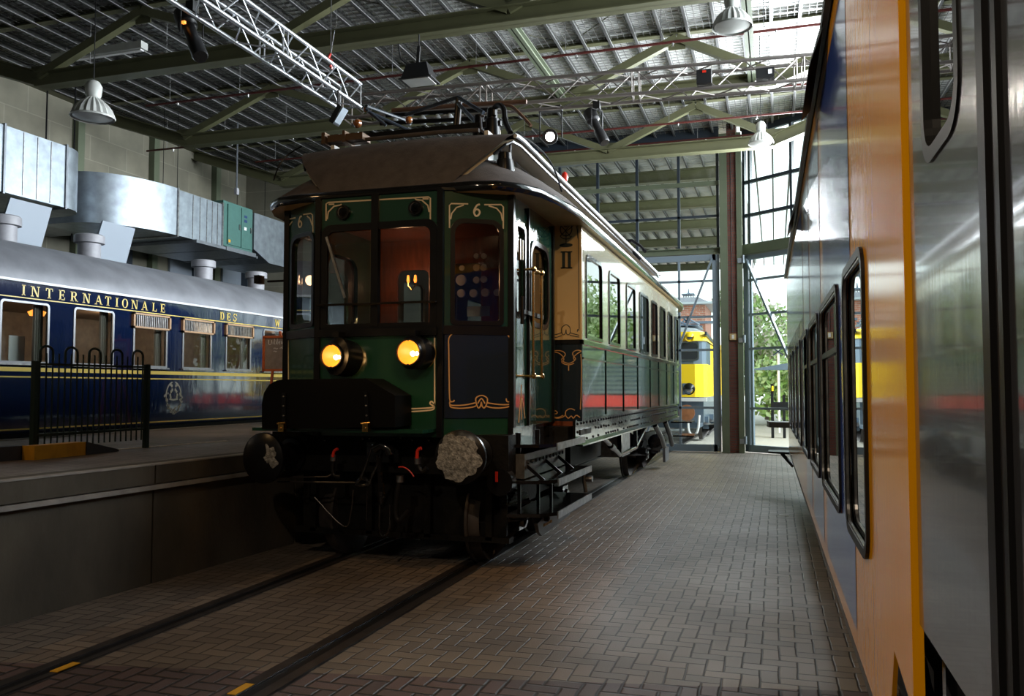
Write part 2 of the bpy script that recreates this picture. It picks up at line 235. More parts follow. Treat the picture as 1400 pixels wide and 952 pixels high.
# ------------------------------------------------------------------ mesh helpers
WL = {}
class MB:
    def __init__(s): s.v = []; s.f = []
    def add(s, vs, fs):
        k = len(s.v); s.v += [Vector(p) for p in vs]; s.f += [tuple(k + i for i in f) for f in fs]; return s
    def box(s, x0, x1, y0, y1, z0, z1):
        return s.add([(x0, y0, z0), (x1, y0, z0), (x1, y1, z0), (x0, y1, z0), (x0, y0, z1), (x1, y0, z1), (x1, y1, z1), (x0, y1, z1)],
                     [(0, 3, 2, 1), (4, 5, 6, 7), (0, 1, 5, 4), (1, 2, 6, 5), (2, 3, 7, 6), (3, 0, 4, 7)])
    def bar(s, a, b, w, h, up=(0, 0, 1)):
        a = Vector(a); b = Vector(b); d = (b - a).normalized(); u = Vector(up)
        if abs(d.dot(u)) > 0.98: u = Vector((0, 1, 0))
        r = d.cross(u).normalized(); u = r.cross(d).normalized(); r *= w / 2; u *= h / 2
        return s.add([a - r - u, a + r - u, a + r + u, a - r + u, b - r - u, b + r - u, b + r + u, b - r + u],
                     [(0, 1, 2, 3), (4, 7, 6, 5), (0, 4, 5, 1), (1, 5, 6, 2), (2, 6, 7, 3), (3, 7, 4, 0)])
    def ibeam(s, a, b, w, h, t=0.02, up=(0, 0, 1)):
        a = Vector(a); b = Vector(b); d = (b - a).normalized(); u = Vector(up); r = d.cross(u).normalized(); u = r.cross(d).normalized()
        s.bar(a, b, t, h, up)
        s.bar(a + u * (h / 2 - t / 2), b + u * (h / 2 - t / 2), w, t, up); s.bar(a - u * (h / 2 - t / 2), b - u * (h / 2 - t / 2), w, t, up); return s
    def tube(s, pts, r, n=8, caps=True):
        pts = [Vector(p) for p in pts]; rs = r if isinstance(r, (list, tuple)) else [r] * len(pts)
        up = None; k0 = len(s.v); vs = []
        for i, p in enumerate(pts):
            d = ((pts[i + 1] - p) if i < len(pts) - 1 else (p - pts[i - 1]))
            if 0 < i < len(pts) - 1: d = (pts[i + 1] - p).normalized() + (p - pts[i - 1]).normalized()
            if d.length < 1e-9: d = Vector((0, 0, 1))
            d.normalize()
            if up is None: up = Vector((0, 0, 1)) if abs(d.z) < 0.9 else Vector((1, 0, 0))
            x = d.cross(up)
            if x.length < 1e-6: x = d.orthogonal()
            x.normalize(); up = x.cross(d).normalized()
            for j in range(n):
                a = 2 * math.pi * j / n; vs.append(p + (x * math.cos(a) + up * math.sin(a)) * rs[i])
        fs = [(i * n + j, i * n + (j + 1) % n, (i + 1) * n + (j + 1) % n, (i + 1) * n + j) for i in range(len(pts) - 1) for j in range(n)]
        if caps: fs += [tuple(range(n)), tuple(range((len(pts) - 1) * n, len(pts) * n))[::-1]]
        return s.add(vs, fs)
    def cyl(s, a, b, r0, r1=None, n=20): return s.tube([a, b], [r0, r0 if r1 is None else r1], n)
    def lathe(s, o, ax, prof, n=24, caps=True):
        return s.tube([Vector(o) + Vector(ax).normalized() * h for h, r in prof], [max(r, 1e-4) for h, r in prof], n, caps)
    def prism(s, loop, ex):
        k = len(loop); ex = Vector(ex); l = [Vector(p) for p in loop]
        return s.add(l + [p + ex for p in l], [tuple(range(k)), tuple(range(k, 2 * k))[::-1]] + [(i, (i + 1) % k, k + (i + 1) % k, k + i) for i in range(k)])
    def plate(s, loops, P, th):
        """loops of 2D points on plane P, outer first, holes after; th = thickness against the plane normal"""
        fl = [[Vector((a, b, 0)) for a, b in l] for l in loops]
        tris = tessellate_polygon(fl); flat = [p for l in fl for p in l]; k = len(flat); nn = P.n * (-th)
        vs = [P.at(p.x, p.y) for p in flat]; vs += [q + nn for q in vs]
        fs = [tuple(t) for t in tris] + [tuple(i + k for i in t[::-1]) for t in tris]
        o = 0
        for l in loops:
            m = len(l); fs += [(o + i, o + (i + 1) % m, k + o + (i + 1) % m, k + o + i) for i in range(m)]; o += m
        return s.add(vs, fs)
    def grid(s, rows, closed=False):
        n = len(rows[0]); vs = [p for r in rows for p in r]
        fs = [(i * n + j, i * n + (j + 1) % n, (i + 1) * n + (j + 1) % n, (i + 1) * n + j) for i in range(len(rows) - 1) for j in range(n if closed else n - 1)]
        return s.add(vs, fs)
    def ribbon(s, pts, w, P, lift=0.004, closed=False):
        pts = [Vector(p) for p in pts]; n = len(pts); L = []; Rr = []; nrm = P.n
        for i, p in enumerate(pts):
            a = pts[(i - 1) % n] if (i or closed) else p; b = pts[(i + 1) % n] if (i < n - 1 or closed) else p
            d = b - a
            if d.length < 1e-9: d = P.u
            t = nrm.cross(d.normalized()) * (w / 2)
            L.append(p + t + nrm * lift); Rr.append(p - t + nrm * lift)
        dn = nrm * (-lift * 1.5)
        rows = [[L[i], Rr[i], Rr[i] + dn, L[i] + dn] for i in range(n)]
        if closed: rows.append(rows[0])
        vs = [q for r in rows for q in r]
        fs = [(i * 4 + j, i * 4 + (j + 1) % 4, (i + 1) * 4 + (j + 1) % 4, (i + 1) * 4 + j) for i in range(len(rows) - 1) for j in range(4)]
        if not closed: fs += [(0, 1, 2, 3), tuple(len(rows) * 4 - 4 + q for q in (3, 2, 1, 0))]
        return s.add(vs, fs)
    def build(s, name, m, parent=None, smooth=False, label=None, kind=None, ang=40, base=False, keep=False):
        me = bpy.data.meshes.new(name)
        lo = Vector((min(p.x for p in s.v), min(p.y for p in s.v), min(p.z for p in s.v))); hi = Vector((max(p.x for p in s.v), max(p.y for p in s.v), max(p.z for p in s.v)))
        o_ = (lo + hi) / 2
        if parent is None: o_.z = lo.z
        me.from_pydata([p - o_ for p in s.v], [], s.f)
        bm = bmesh.new(); bm.from_mesh(me); bmesh.ops.recalc_face_normals(bm, faces=bm.faces); bm.to_mesh(me); bm.free()
        if smooth:
            me.shade_smooth(); me.set_sharp_from_angle(angle=R(ang))
        ob = bpy.data.objects.new(name, me); C.objects.link(ob)
        me.materials.append(m)
        if parent is not None: ob.parent = parent; ob.location = o_ - WL[parent.name]
        else: ob.location = o_
        WL[ob.name] = o_
        if label: ob['label'] = label
        if kind: ob['kind'] = kind
        return ob
class Plane:
    def __init__(s, o, u, v=(0, 0, 1), flip=False):
        s.o = Vector(o); s.u = Vector(u).normalized(); s.v = Vector(v).normalized(); s.n = s.u.cross(s.v).normalized()
        if flip: s.n = -s.n
    def at(s, a, b, h=0): return s.o + s.u * a + s.v * b + s.n * h
    def px(s, x, y):
        r = ray(x, y); t = (s.o - CAM).dot(s.n) / r.dot(s.n); return CAM + r * t
    def uv(s, x, y): d = s.px(x, y) - s.o; return (d.dot(s.u), d.dot(s.v))
def rect(x0, x1, y0, y1): return [(x0, y0), (x1, y0), (x1, y1), (x0, y1)]
def rrect(x0, x1, y0, y1, r=0.05, n=4, rb=None):
    rb = r if rb is None else rb; out = []
    for cx, cy, a0, q in ((x1 - rb, y0 + rb, -90, rb), (x1 - r, y1 - r, 0, r), (x0 + r, y1 - r, 90, r), (x0 + rb, y0 + rb, 180, rb)):
        for i in range(n + 1):
            a = R(a0 + 90 * i / n); out.append((cx + q * math.cos(a), cy + q * math.sin(a)))
    return out
def cr_(pts, n=6, closed=False):
    pts = [Vector(p) for p in pts]; k = len(pts); out = []
    for i in range(k if closed else k - 1):
        g = lambda j: pts[j % k] if closed else pts[max(0, min(k - 1, j))]
        p0, p1, p2, p3 = g(i - 1), g(i), g(i + 1), g(i + 2)
        for j in range(n):
            t = j / n; out.append(0.5 * ((2 * p1) + (p2 - p0) * t + (2 * p0 - 5 * p1 + 4 * p2 - p3) * t * t + (3 * p1 - p0 - 3 * p2 + p3) * t ** 3))
    if not closed: out.append(pts[-1])
    return out
def thing(name, label, cat, loc, group=None):
    o = bpy.data.objects.new(name, None); C.objects.link(o); o.location = loc; o.empty_display_size = 0.2
    o['label'] = label; o['category'] = cat
    if group: o['group'] = group
    WL[o.name] = Vector(loc); return o
def tag(o, label, cat, group=None, kind=None):
    o['label'] = label; o['category'] = cat
    if group: o['group'] = group
    if kind: o['kind'] = kind
    return o
def dup(root, delta, label=None, rz=0.0, rot=None):
    def cp(o, par):
        c = o.copy(); C.objects.link(c)
        if par is not None: c.parent = par
        for ch in [x for x in list(bpy.data.objects) if x.parent == o]: cp(ch, c)
        return c
    r = cp(root, None); r.location = Vector(root.location) + Vector(delta); r.rotation_euler = (0, 0, root.rotation_euler[2] + rz)
    if label: r['label'] = label
    return r
def S(o):
    o['kind'] = 'structure'; return o
# ================================================================== THE HALL
def band_y(x): return 4.96 + 0.208 * x
mb = MB(); k = [(-5.9, band_y(-5.9)), (3.2, band_y(3.2)), (3.2, 19.75), (-0.78, 22.75), (-15.8, 22.75), (-15.8, band_y(-5.9))]
mb.prism([(a, b, -0.2) for a, b in k], (0, 0, 0.2)); S(mb.build('floor', M['floor']))
k = [(-15.8, -6), (3.2, -6), (3.2, band_y(3.2)), (-5.9, band_y(-5.9)), (-15.8, band_y(-5.9))]
S(MB().prism([(a, b, -0.2) for a, b in k], (0, 0, 0.2)).build('floor', M['floor_dark']))
S(MB().box(-40, 45, 22.75, 110, -0.3, -0.03).build('floor_outside', M['gravel']))
# platform
def edge_x(y): return -5.18 + 0.07 * (y - 4.6)
pl = MB().prism([(edge_x(-6) - .28, -6, 0), (edge_x(22.4) - .28, 22.4, 0), (-9.25, 22.4, 0), (-9.25, -6, 0)], (0, 0, 1.0)).build('platform', M['platform_pave']); S(pl)
cp = MB()
y = -6.0
while y < 22.3:
    y1 = min(22.4, y + 1.98)
    cp.prism([(edge_x(y) - .30, y, .0), (edge_x(y), y, .0), (edge_x(y1), y1, 0), (edge_x(y1) - .30, y1, 0)], (0, 0, 0.80))
    y += 2.0
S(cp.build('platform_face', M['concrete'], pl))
cp = MB(); y = -6.0
while y < 22.3:
    y1 = min(22.4, y + 1.985)
    cp.prism([(edge_x(y) - .30, y, .845), (edge_x(y) + .015, y, .845), (edge_x(y1) + .015, y1, .845), (edge_x(y1) - .30, y1, .845)], (0, 0, 0.158))
    y += 2.0
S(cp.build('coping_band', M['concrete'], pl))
cp = MB().prism([(edge_x(-6) - .07, -6, 1.002), (edge_x(-6) + .022, -6, 1.002), (edge_x(22.4) + .022, 22.4, 1.002), (edge_x(22.4) - .07, 22.4, 1.002)], (0, 0, .012))
S(cp.build('coping_edge', M['coping'], pl))
cp = MB().prism([(edge_x(-6) - .04, -6, .80), (edge_x(-6) + .05, -6, .80), (edge_x(22.4) + .05, 22.4, .80), (edge_x(22.4) - .04, 22.4, .80)], (0, 0, .035))
S(cp.build('ledge', M['coping'], pl))
cp = MB().prism([(-9.33, -6, .9), (-9.23, -6, .9), (-9.23, 22.4, .9), (-9.33, 22.4, .9)], (0, 0, .115)); S(cp.build('far_edge', M['coping'], pl))
a = fZ(0, 628, 1.0); b = fZ(310, 603, 1.0)
S(MB().bar((a.x, a.y, 1.003), (b.x, b.y, 1.003), .06, .006).build('painted_line', M['white_paint'], pl))
# walls
wl = MB().box(-16.1, -15.8, -6, 24.4, 0, 8.4).build('wall_left', M['blockwork']); S(wl)
for i, yy in enumerate((10.6, 13.2, 15.75, 18.3, 20.9, 8.0, 5.4)):
    o = MB().box(-15.8, -15.62, yy - .10, yy + .10, 0, 8.4).build('wall_post', M['beam_front'], wl); S(o)
S(MB().box(-16.1, -15.55, -6, 24.4, 8.4, 8.55).build('trim_1', M['beam']))
S(MB().box(-15.8, 3.4, -6.2, -6.0, 0, 8.8).build('wall_back', M['blockwork']))
# right side wall: brick plinth, high glazing
wr = MB().box(3.2, 3.45, -6, 19.75, 0, 3.6).build('wall_right', M['brick']); S(wr)
S(MB().box(3.2, 3.45, -6, 7.0, 3.6, 8.8).build('wall_right_upper', M['blockwork'], wr))
fr = MB()
for i in range(9): fr.box(3.22, 3.32, 7.0 + i * 1.58, 7.08 + i * 1.58, 3.6, 8.6)
for z in (3.6, 4.8, 6.15, 7.05, 8.5): fr.box(3.23, 3.31, 7.0, 19.75, z, z + .08)
wn_ = fr.build('window_1', M['frame_dark']); S(wn_)
S(MB().box(3.26, 3.27, 7.0, 19.7, 3.6, 8.6).build('glazing', M['glass'], wn_))
# ceiling: corrugated deck
rows = []; y = -6.0; p = 0.15
while y < 48:
    for dy, z in ((0, 8.56), (0.105, 8.56), (0.112, 8.615), (0.143, 8.615)):
        rows.append([(-16.2, y + dy, z), (3.4, y + dy, z)] if y < 22.6 else [(-16.2, y + dy, z), (-0.9, y + dy, z)])
    y += p
dk = MB().grid(rows); dk.v += []; ce = dk.build('ceiling', M['deck']); S(ce)
S(MB().box(-16.2, 3.4, -6.2, 22.7, 8.66, 8.70).box(-16.2, -0.9, 22.7, 48, 8.66, 8.70).build('roof_cover', M['joist'], ce))
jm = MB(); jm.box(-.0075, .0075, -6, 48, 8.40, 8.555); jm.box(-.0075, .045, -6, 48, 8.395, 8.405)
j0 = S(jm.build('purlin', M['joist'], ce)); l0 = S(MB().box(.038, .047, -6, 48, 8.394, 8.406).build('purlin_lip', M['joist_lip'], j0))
base = Vector(j0.location); dw = 0
x = -15.5; first = True
while x < 3.1:
    if first: o = j0; first = False; q = l0
    else:
        o = j0.copy(); C.objects.link(o); q = l0.copy(); C.objects.link(q); q.parent = o
    o.location = base + Vector((x, 0, 0)); x += 0.5 if x < -1.2 or x > 0 else 0.5
wm = MB(); y = -5.9
while y < 22.4: wm.box(-15.7, 3.1, y, y + .012, 8.45, 8.456); y += 0.15
x = -15.7
while x < 3.1: wm.box(x, x + .011, -6, 22.4, 8.443, 8.449); x += 0.125
S(wm.build('wire_mesh', M['wire'], ce))
# roof trusses, each one steel frame
LO = [-12.9, -8.1, -3.8, 0.1]; HI = [-10.6, -5.9, -1.7]
tm = MB(); zc, zu = 7.33, 8.44
tm.ibeam((LO[0], 0, zc), (LO[-1], 0, zc), .26, .27)
tm.ibeam((-15.8, 0, 8.33), (LO[0] + .1, 0, zc), .26, .27); tm.ibeam((LO[-1] - .1, 0, zc), (2.9, 0, 8.35), .26, .27)
tu = MB().ibeam((-15.8, 0, zu + .02), (3.2, 0, zu + .02), .14, .10)
tw = MB()
seq = [LO[0], HI[0], LO[1], HI[1], LO[2], HI[2], LO[3]]
for i in range(6):
    za, zb = (zc + .1, zu - .1) if i % 2 == 0 else (zu - .1, zc + .1)
    tw.bar((seq[i], 0, za), (seq[i + 1], 0, zb), .14, .15)
tg = MB()
for h in HI: tg.box(h - .16, h + .16, -.012, .012, 8.12, 8.36)
for h in LO: tg.box(h - .2, h + .2, -.014, .014, 7.4, 7.62)
tr = thing('ceiling_truss', '', 'truss', (-6.3, 0, 7.2)); del tr['label'], tr['category']; S(tr)
for nm, m_ in (('lower_chord', tm), ('upper_chord', tu), ('diagonals', tw), ('gusset_plates', tg)): S(m_.build(nm, M['beam'], tr))
tr.location.y = 12
for yy in (4, 8, 16, 20): dup(tr, (0, yy - 12, 0))
for yy in (26, 30, 34, 38, 42, 46):
    o = S(MB().ibeam((-16, yy, 8.20), (-1.0, yy, 8.20), .3, .36).build('ceiling_beam_outside', M['beam']))
for n_, (x_, z_) in enumerate(((-3.9, 7.40), (-0.33, 7.40))):
    S(MB().ibeam((x_, (12, 8)[n_], z_), (x_, 16, z_), .14, .14).build('ceiling_tie', M['beam_front']))
br = MB()
for a_, b_ in (((-8, 12, 8.5), (-3.8, 16, 8.5)), ((-3.8, 16, 8.5), (0.1, 12, 8.5)), ((-3.8, 12, 8.5), (0.1, 16, 8.5)), ((-12.9, 12, 8.5), (-8, 16, 8.5)), ((-8, 20, 8.5), (-3.8, 16, 8.5))): br.tube([a_, b_], .012, 6)
S(br.build('ceiling_bracing', M['beam'], ce))

# front wall: lintel, glazing, gate
S(MB().box(-15.8, -7.6, 22.5, 22.8, 0, 8.8).build('wall_front', M['blockwork']))
S(MB().prism([(-7.6, 22.5, 7.78), (-1.34, 22.5, 7.98), (-1.34, 22.5, 8.8), (-7.6, 22.5, 8.8)], (0, .2, 0)).build('wall_front_header', M['frame_dark']))
w2 = MB(); XS = [-1.38, -2.39, -3.5, -4.58, -5.65, -6.7, -7.55]
for x_ in XS: w2.box(x_ - .035, x_ + .035, 22.5, 22.6, 5.3, 7.95 + (x_ + 1.34) * .032)
w2.box(-7.6, -1.34, 22.5, 22.6, 6.16, 6.22)
win2 = S(w2.build('window_2', M['frame_dark']))
S(MB().box(-7.6, -1.34, 22.44, 22.56, 7.0, 7.11).build('transom', M['beam_front'], win2))
S(MB().box(-7.6, -1.4, 22.55, 22.556, 5.3, 7.9).build('glazing', M['glass'], win2))
S(MB().ibeam((-7.6, 22.5, 5.26), (-1.3, 22.5, 5.26), .2, .16).build('trim_2', M['beam_front']))
g1 = MB()
for x_ in (-1.44, -5.35): g1.box(x_ - .09, x_ + .09, 22.42, 22.52, 0.02, 5.16)
g1.box(-5.35, -1.44, 22.42, 22.52, 5.0, 5.16); g1.box(-5.35, -1.44, 22.42, 22.52, .02, .20); g1.box(-3.5, -3.3, 22.42, 22.52, .02, 5.1)
door1 = S(g1.build('door_1', M['frame_grey']))
g1 = MB()
for x_ in (-2.39, -4.4): g1.box(x_ - .03, x_ + .03, 22.44, 22.5, .1, 5.1)
for z in (1.15, 2.66, 3.53, 4.47): g1.box(-5.3, -1.45, 22.44, 22.5, z - .03, z + .03)
S(g1.build('glazing_bars', M['frame_grey'], door1))
g1 = MB().bar((-1.53, 22.41, 5.05), (-3.35, 22.41, .25), .05, .07, (0, 1, 0)).bar((-5.3, 22.41, 5.05), (-3.5, 22.41, .25), .05, .07, (0, 1, 0)); S(g1.build('brace', M['frame_grey'], door1))
S(MB().box(-5.3, -1.5, 22.468, 22.474, .15, 5.05).build('glazing', M['glass'], door1))
S(MB().box(-1.32, -1.13, 22.3, 22.6, 0, 8.3).build('trim_3', M['beam_front']))
pier = S(MB().box(-1.13, -.90, 22.36, 22.8, 0, 8.8).build('wall_front_pier', M['brick']))
S(MB().box(-.90, -.77, 22.3, 22.75, 0, 8.3).build('trim_4', M['beam_front']))
S(MB().tube([(-1.03, 22.34, 8.3), (-1.03, 22.34, 3.05)], .008, 6).build('trim_5', M['joist']))
sw = thing('light_switch', 'small cream twin switch box on the brick pier between the gates', 'switch', (-1.02, 22.33, 2.95))
MB().box(-1.10, -.94, 22.28, 22.36, 2.90, 3.06).build('box', M['cream'], sw); MB().box(-1.05, -.99, 22.265, 22.28, 2.93, 3.03).build('rocker', M['white'], sw)
for z in (4.95, 2.9, .32):
    h = thing('gate_hinge', {4.95: 'grey steel gate hinge highest on the post beside the brick pier', 2.9: 'grey steel gate hinge at mid height right of the brick pier', .32: 'grey steel gate hinge near the floor right of the brick pier'}[z], 'hinge', (-.80, 22.28, z), 'gate hinges')
    MB().cyl((-.74, 22.24, z - .08), (-.74, 22.24, z + .12), .035).build('barrel', M['galv'], h, True); MB().box(-.88, -.76, 22.24, 22.29, z - .07, z + .05).build('strap', M['galv'], h)
# slanted gate wall on the right
G = Plane((-.76, 22.70, 0), (.798, -.602, 0)); GN = G.n
def gbox(m, s0, s1, z0, z1, d0=0.0, d1=.1):
    a = G.at(s0, z0); e = G.u * (s1 - s0); n_ = -G.n if G.n.y < 0 else G.n
    return m.prism([a + n_ * d0, a + e + n_ * d0, a + e + n_ * d1, a + n_ * d1], (0, 0, z1 - z0))
g2 = MB(); gbox(g2, .0, .14, .02, 5.12); gbox(g2, 2.4, 2.6, .02, 5.12); gbox(g2, 4.85, 5.0, .02, 5.12); gbox(g2, 0, 5, 5.0, 5.12); gbox(g2, 0, 5, .02, .2)
door2 = S(g2.build('door_2', M['frame_grey']))
g2 = MB()
for z in (1.14, 2.68, 3.57, 4.47): gbox(g2, .1, 4.9, z - .03, z + .03, .02, .08)
gbox(g2, .17, .24, .2, 5.0, .03, .09)
S(g2.build('glazing_bars', M['frame_grey'], door2))
n_ = G.n * -1 if G.n.y > 0 else G.n
a_ = G.at(.12, 5.02) + n_ * .03; b_ = G.at(2.45, .2) + n_ * .03
S(MB().bar(a_, b_, .05, .08, n_).build('brace', M['frame_grey'], door2))
S(gbox(MB(), .1, 4.9, .15, 5.05, .048, .054).build('glazing', M['glass'], door2))
g2 = MB()
for s_ in (.04, .22, 1.50, 3.0, 4.5): gbox(g2, s_ - .035, s_ + .035, 5.4, 8.35)
for z in (6.17, 7.05): gbox(g2, 0, 5, z - .04, z + .04)
gbox(g2, 0, 5, 8.28, 8.45)
win3 = S(g2.build('window_3', M['frame_dark'])); S(gbox(MB(), .0, 5, 5.4, 8.35, .05, .056).build('glazing', M['glass'], win3))
S(gbox(MB(), -.05, 5.05, 5.14, 5.40, -.08, .14).build('trim_6', M['beam_front']))
S(gbox(MB(), -.05, 5.05, 8.45, 8.8, 0, .2).build('wall_front_header', M['beam']))

# rails set in the paving
tk = thing('railway_track', 'pair of grooved steel rails sunk in the paving under the old railcar', 'rails', (-3.41, 12, 0))
for nm, x0, x1, m_, zt in (('rail', -4.19, -4.115, 'rail', .014), ('rail', -2.70, -2.625, 'rail', .014), ('guard_rail', -4.045, -4.0, 'rail', .012), ('guard_rail', -2.86, -2.775, 'rail', .012),
                       ('groove_shade', -4.115, -4.045, 'rubber', .004), ('groove_shade', -2.775, -2.70, 'rubber', .004)):  # dark strips on the uncut paving stand in for the shaded grooves
    MB().box(x0, x1, -6, 60, -.05, zt).build(nm, M[m_], tk)
MB().box(-2.785, -2.777, -6, 60, .0, .0145).build('polished_edge', M['rail_top'], tk, label='bright worn rail edge')
for nm, x_ in (('paint_mark', -2.81), ('paint_mark', -4.02)): MB().box(x_ - .035, x_ + .02, 3.95, 4.12, .005, .0155).build(nm, M['kerb_yellow'], tk, label='yellow paint mark across the rail')
a = fZ(1072, 705, 0)
tag(MB().prism([(a.x - .06, a.y - .03, .001), (a.x + .06, a.y - .03, .001), (a.x + .06, a.y + .05, .001), (a.x - .06, a.y + .05, .001)], (0, 0, .004)).build('floor_marker', M['sheet']), 'small white rectangular marker lying on the paving beside the yellow train', 'marker')

# ------------------------------------------------------------------ outside
def tree(loc, h, r, nleaf, mats, label, seed, blos=0.0):
    rd = random.Random(seed); t = thing('tree', label, 'tree', loc, 'trees beyond the gate')
    L = Vector(loc); tk_ = MB(); tk_.tube([L, L + Vector((.1, 0, h * .3)), L + Vector((-.05, .1, h * .6))], [.16, .13, .08], 8)
    cl = []
    for i in range(9):
        c = L + Vector((rd.uniform(-r, r) * .65, rd.uniform(-r, r) * .65, h * rd.uniform(.30, .88))); cl.append((c, r * rd.uniform(.35, .6)))
        tk_.tube([L + Vector((0, 0, h * .35)), c], [.05, .02], 5)
    tk_.build('trunk', M['bark'], t, True)
    ms = {}
    for i in range(nleaf):
        c, q = rd.choice(cl); d = Vector((rd.gauss(0, 1), rd.gauss(0, 1), rd.gauss(0, 1))).normalized() * q * rd.uniform(.55, 1.05)
        p_ = c + d; s_ = rd.uniform(.12, .22); a_ = Vector((rd.uniform(-1, 1), rd.uniform(-1, 1), rd.uniform(-1, 1))).normalized(); b_ = a_.orthogonal().normalized()
        key = rd.choices(mats, weights=[1] * len(mats))[0]
        ms.setdefault(key, MB()).add([p_ - a_ * s_, p_ + b_ * s_ * .6, p_ + a_ * s_, p_ - b_ * s_ * .6], [(0, 1, 2, 3)])
    for key, m_ in ms.items(): m_.build({'leaf': 'foliage', 'leaf_light': 'pale_foliage', 'blossom': 'blossom'}[key], M[key], t)
    return t
tree((-.4, 46.5, 0), 7.2, 2.6, 5200, ['leaf', 'leaf_light', 'blossom'], 'leafy green tree with pale blossom seen through the right gate', 1)
tree((6.2, 47.5, 0), 8.5, 3.2, 5200, ['leaf', 'leaf_light', 'leaf_light'], 'tall pale green tree standing behind the blossoming tree', 2)
tree((12.0, 42, 0), 8.0, 3.0, 4500, ['leaf', 'leaf_light'], 'dense green tree mirrored in the old railcar windows', 3)
tree((19, 39, 0), 7.5, 3.0, 4000, ['leaf', 'leaf_light'], 'round green tree furthest right beyond the gate', 4)
tree((.6, 40.6, 0), 2.6, 1.6, 2200, ['leaf', 'leaf_light'], 'low green shrub beneath the blossoming tree', 5)
hs = thing('station_building', 'red brick building with pale roof and little cupola behind the yellow locomotive', 'building', (-7.6, 74, 0))
def bp(x, y, Y): return fY(x, y, Y)
Yb = 72
def bx2(x): return bp(x, 500, Yb).x
def bz2(y): return bp(950, y, Yb).z
MB().box(bx2(905), bx2(965), Yb, Yb + 7, 0, bz2(415)).build('brick_wall', M['brick_far'], hs)
MB().box(bx2(900), bx2(977), Yb - .8, Yb + 8, bz2(417), bz2(414)).build('eaves', M['loco_light'], hs)
q = [(905, 414), (972, 414), (955, 406), (925, 406)]
MB().prism([(bx2(x), Yb + .2, bz2(y)) for x, y in q], (0, 6, 0)).build('roof', M['cap_grey'], hs)
cm = MB()
for i in range(5): cm.box(bx2(933 + i * 3.3), bx2(934 + i * 3.3), Yb + 1, Yb + 2, bz2(406), bz2(401))
cm.box(bx2(931), bx2(949), Yb + .8, Yb + 2.2, bz2(401), bz2(399.5)); cm.lathe(((bx2(940)), Yb + 1.5, bz2(399.5)), (0, 0, 1), [(0, .5), (.1, .08), (.5, .03)], 8)
cm.build('cupola', M['loco_grey'], hs)
MB().box(bx2(945), bx2(978), Yb - 1.2, Yb - .2, bz2(444), bz2(441)).build('canopy', M['loco_grey'], hs)
# sign post and dark wagon buffer beyond the right gate
a = fY(1065, 566, 33); sp_ = thing('signal_post', 'white post with crossed board and dark sloping shade beyond the right gate', 'signal', (a.x, 33, 0))
MB().tube([(a.x, 33, 0), (a.x, 33, fY(1065, 478, 33).z)], .05, 8).build('post', M['white'], sp_, True)
MB().add([(a.x - 1.2, 32.9, fY(1065, 506, 33).z), (a.x + .8, 32.9, fY(1065, 506, 33).z), (a.x + .8, 32.9, fY(1065, 494, 33).z), (a.x - 1.2, 33.6, fY(1065, 506, 33).z), (a.x + .8, 33.6, fY(1065, 506, 33).z), (a.x + .8, 33.6, fY(1065, 494, 33).z)], [(0, 1, 2), (3, 5, 4), (0, 2, 5, 3), (0, 3, 4, 1), (1, 4, 5, 2)]).build('shade', M['loco_grey'], sp_)
z_ = fY(1065, 481, 33).z; MB().bar((a.x - .18, 32.92, z_ - .14), (a.x + .18, 32.92, z_ + .14), .03, .05).bar((a.x - .18, 32.92, z_ + .14), (a.x + .18, 32.92, z_ - .14), .03, .05).build('crossed_board', M['frame_dark'], sp_)
bs = thing('buffer_stop', 'black buffer stop frame with yellow end standing on pale gravel outside', 'buffer stop', (fY(1060, 560, 30).x, 30, 0))
A = lambda x, y: fY(x, y, 30)
MB().box(A(1054, 560).x, A(1058, 560).x, 30, 30.2, -.03, A(1056, 525).z).box(A(1070, 560).x, A(1074, 560).x, 30, 30.2, -.03, A(1056, 540).z).build('post', M['rubber'], bs)
MB().box(A(1054, 560).x, A(1080, 560).x, 29.95, 30.25, A(1060, 558).z, A(1060, 550).z).build('beam', M['rubber'], bs)
MB().box(A(1055, 530).x, A(1057.5, 530).x, 29.93, 29.95, A(1056, 535).z, A(1056, 528).z).build('yellow_plate', M['loco_yellow'], bs)
# ================================================================== THE OLD GREEN RAILCAR
XC, XR, XL = -3.45, -2.0, -4.9
YF, YA, YB, YE = 7.0, 7.35, 8.95, 18.55
ZB, ZT = 1.30, 3.50
rc = thing('railcar', 'old green and cream electric railcar with lit headlamps, number 6 and roof pantograph', 'railcar', (XC, 12.5, 0))
PF = Plane((0, YF, 0), (1, 0, 0)); 
PR = Plane((-2.86, YF, 0), (.56, .35, 0)); PLf = Plane((-4.66, YA, 0), (.56, -.35, 0))
PS = Plane((-2.30, YA, 0), (0, 1, 0)); PBk = Plane((0, YB, 0), (1, 0, 0)); PSide = Plane((XR, YB, 0), (0, 1, 0))
for p_ in (PF, PR, PLf, PBk):
    if p_.n.y > 0: p_.n = -p_.n
for p_ in (PS, PSide):
    if p_.n.x < 0: p_.n = -p_.n
def prect(P, x0, y0, x1, y1):
    a = P.uv(x0, y0); b = P.uv(x1, y1); return min(a[0], b[0]), max(a[0], b[0]), min(a[1], b[1]), max(a[1], b[1])
LR = (.56 ** 2 + .35 ** 2) ** .5
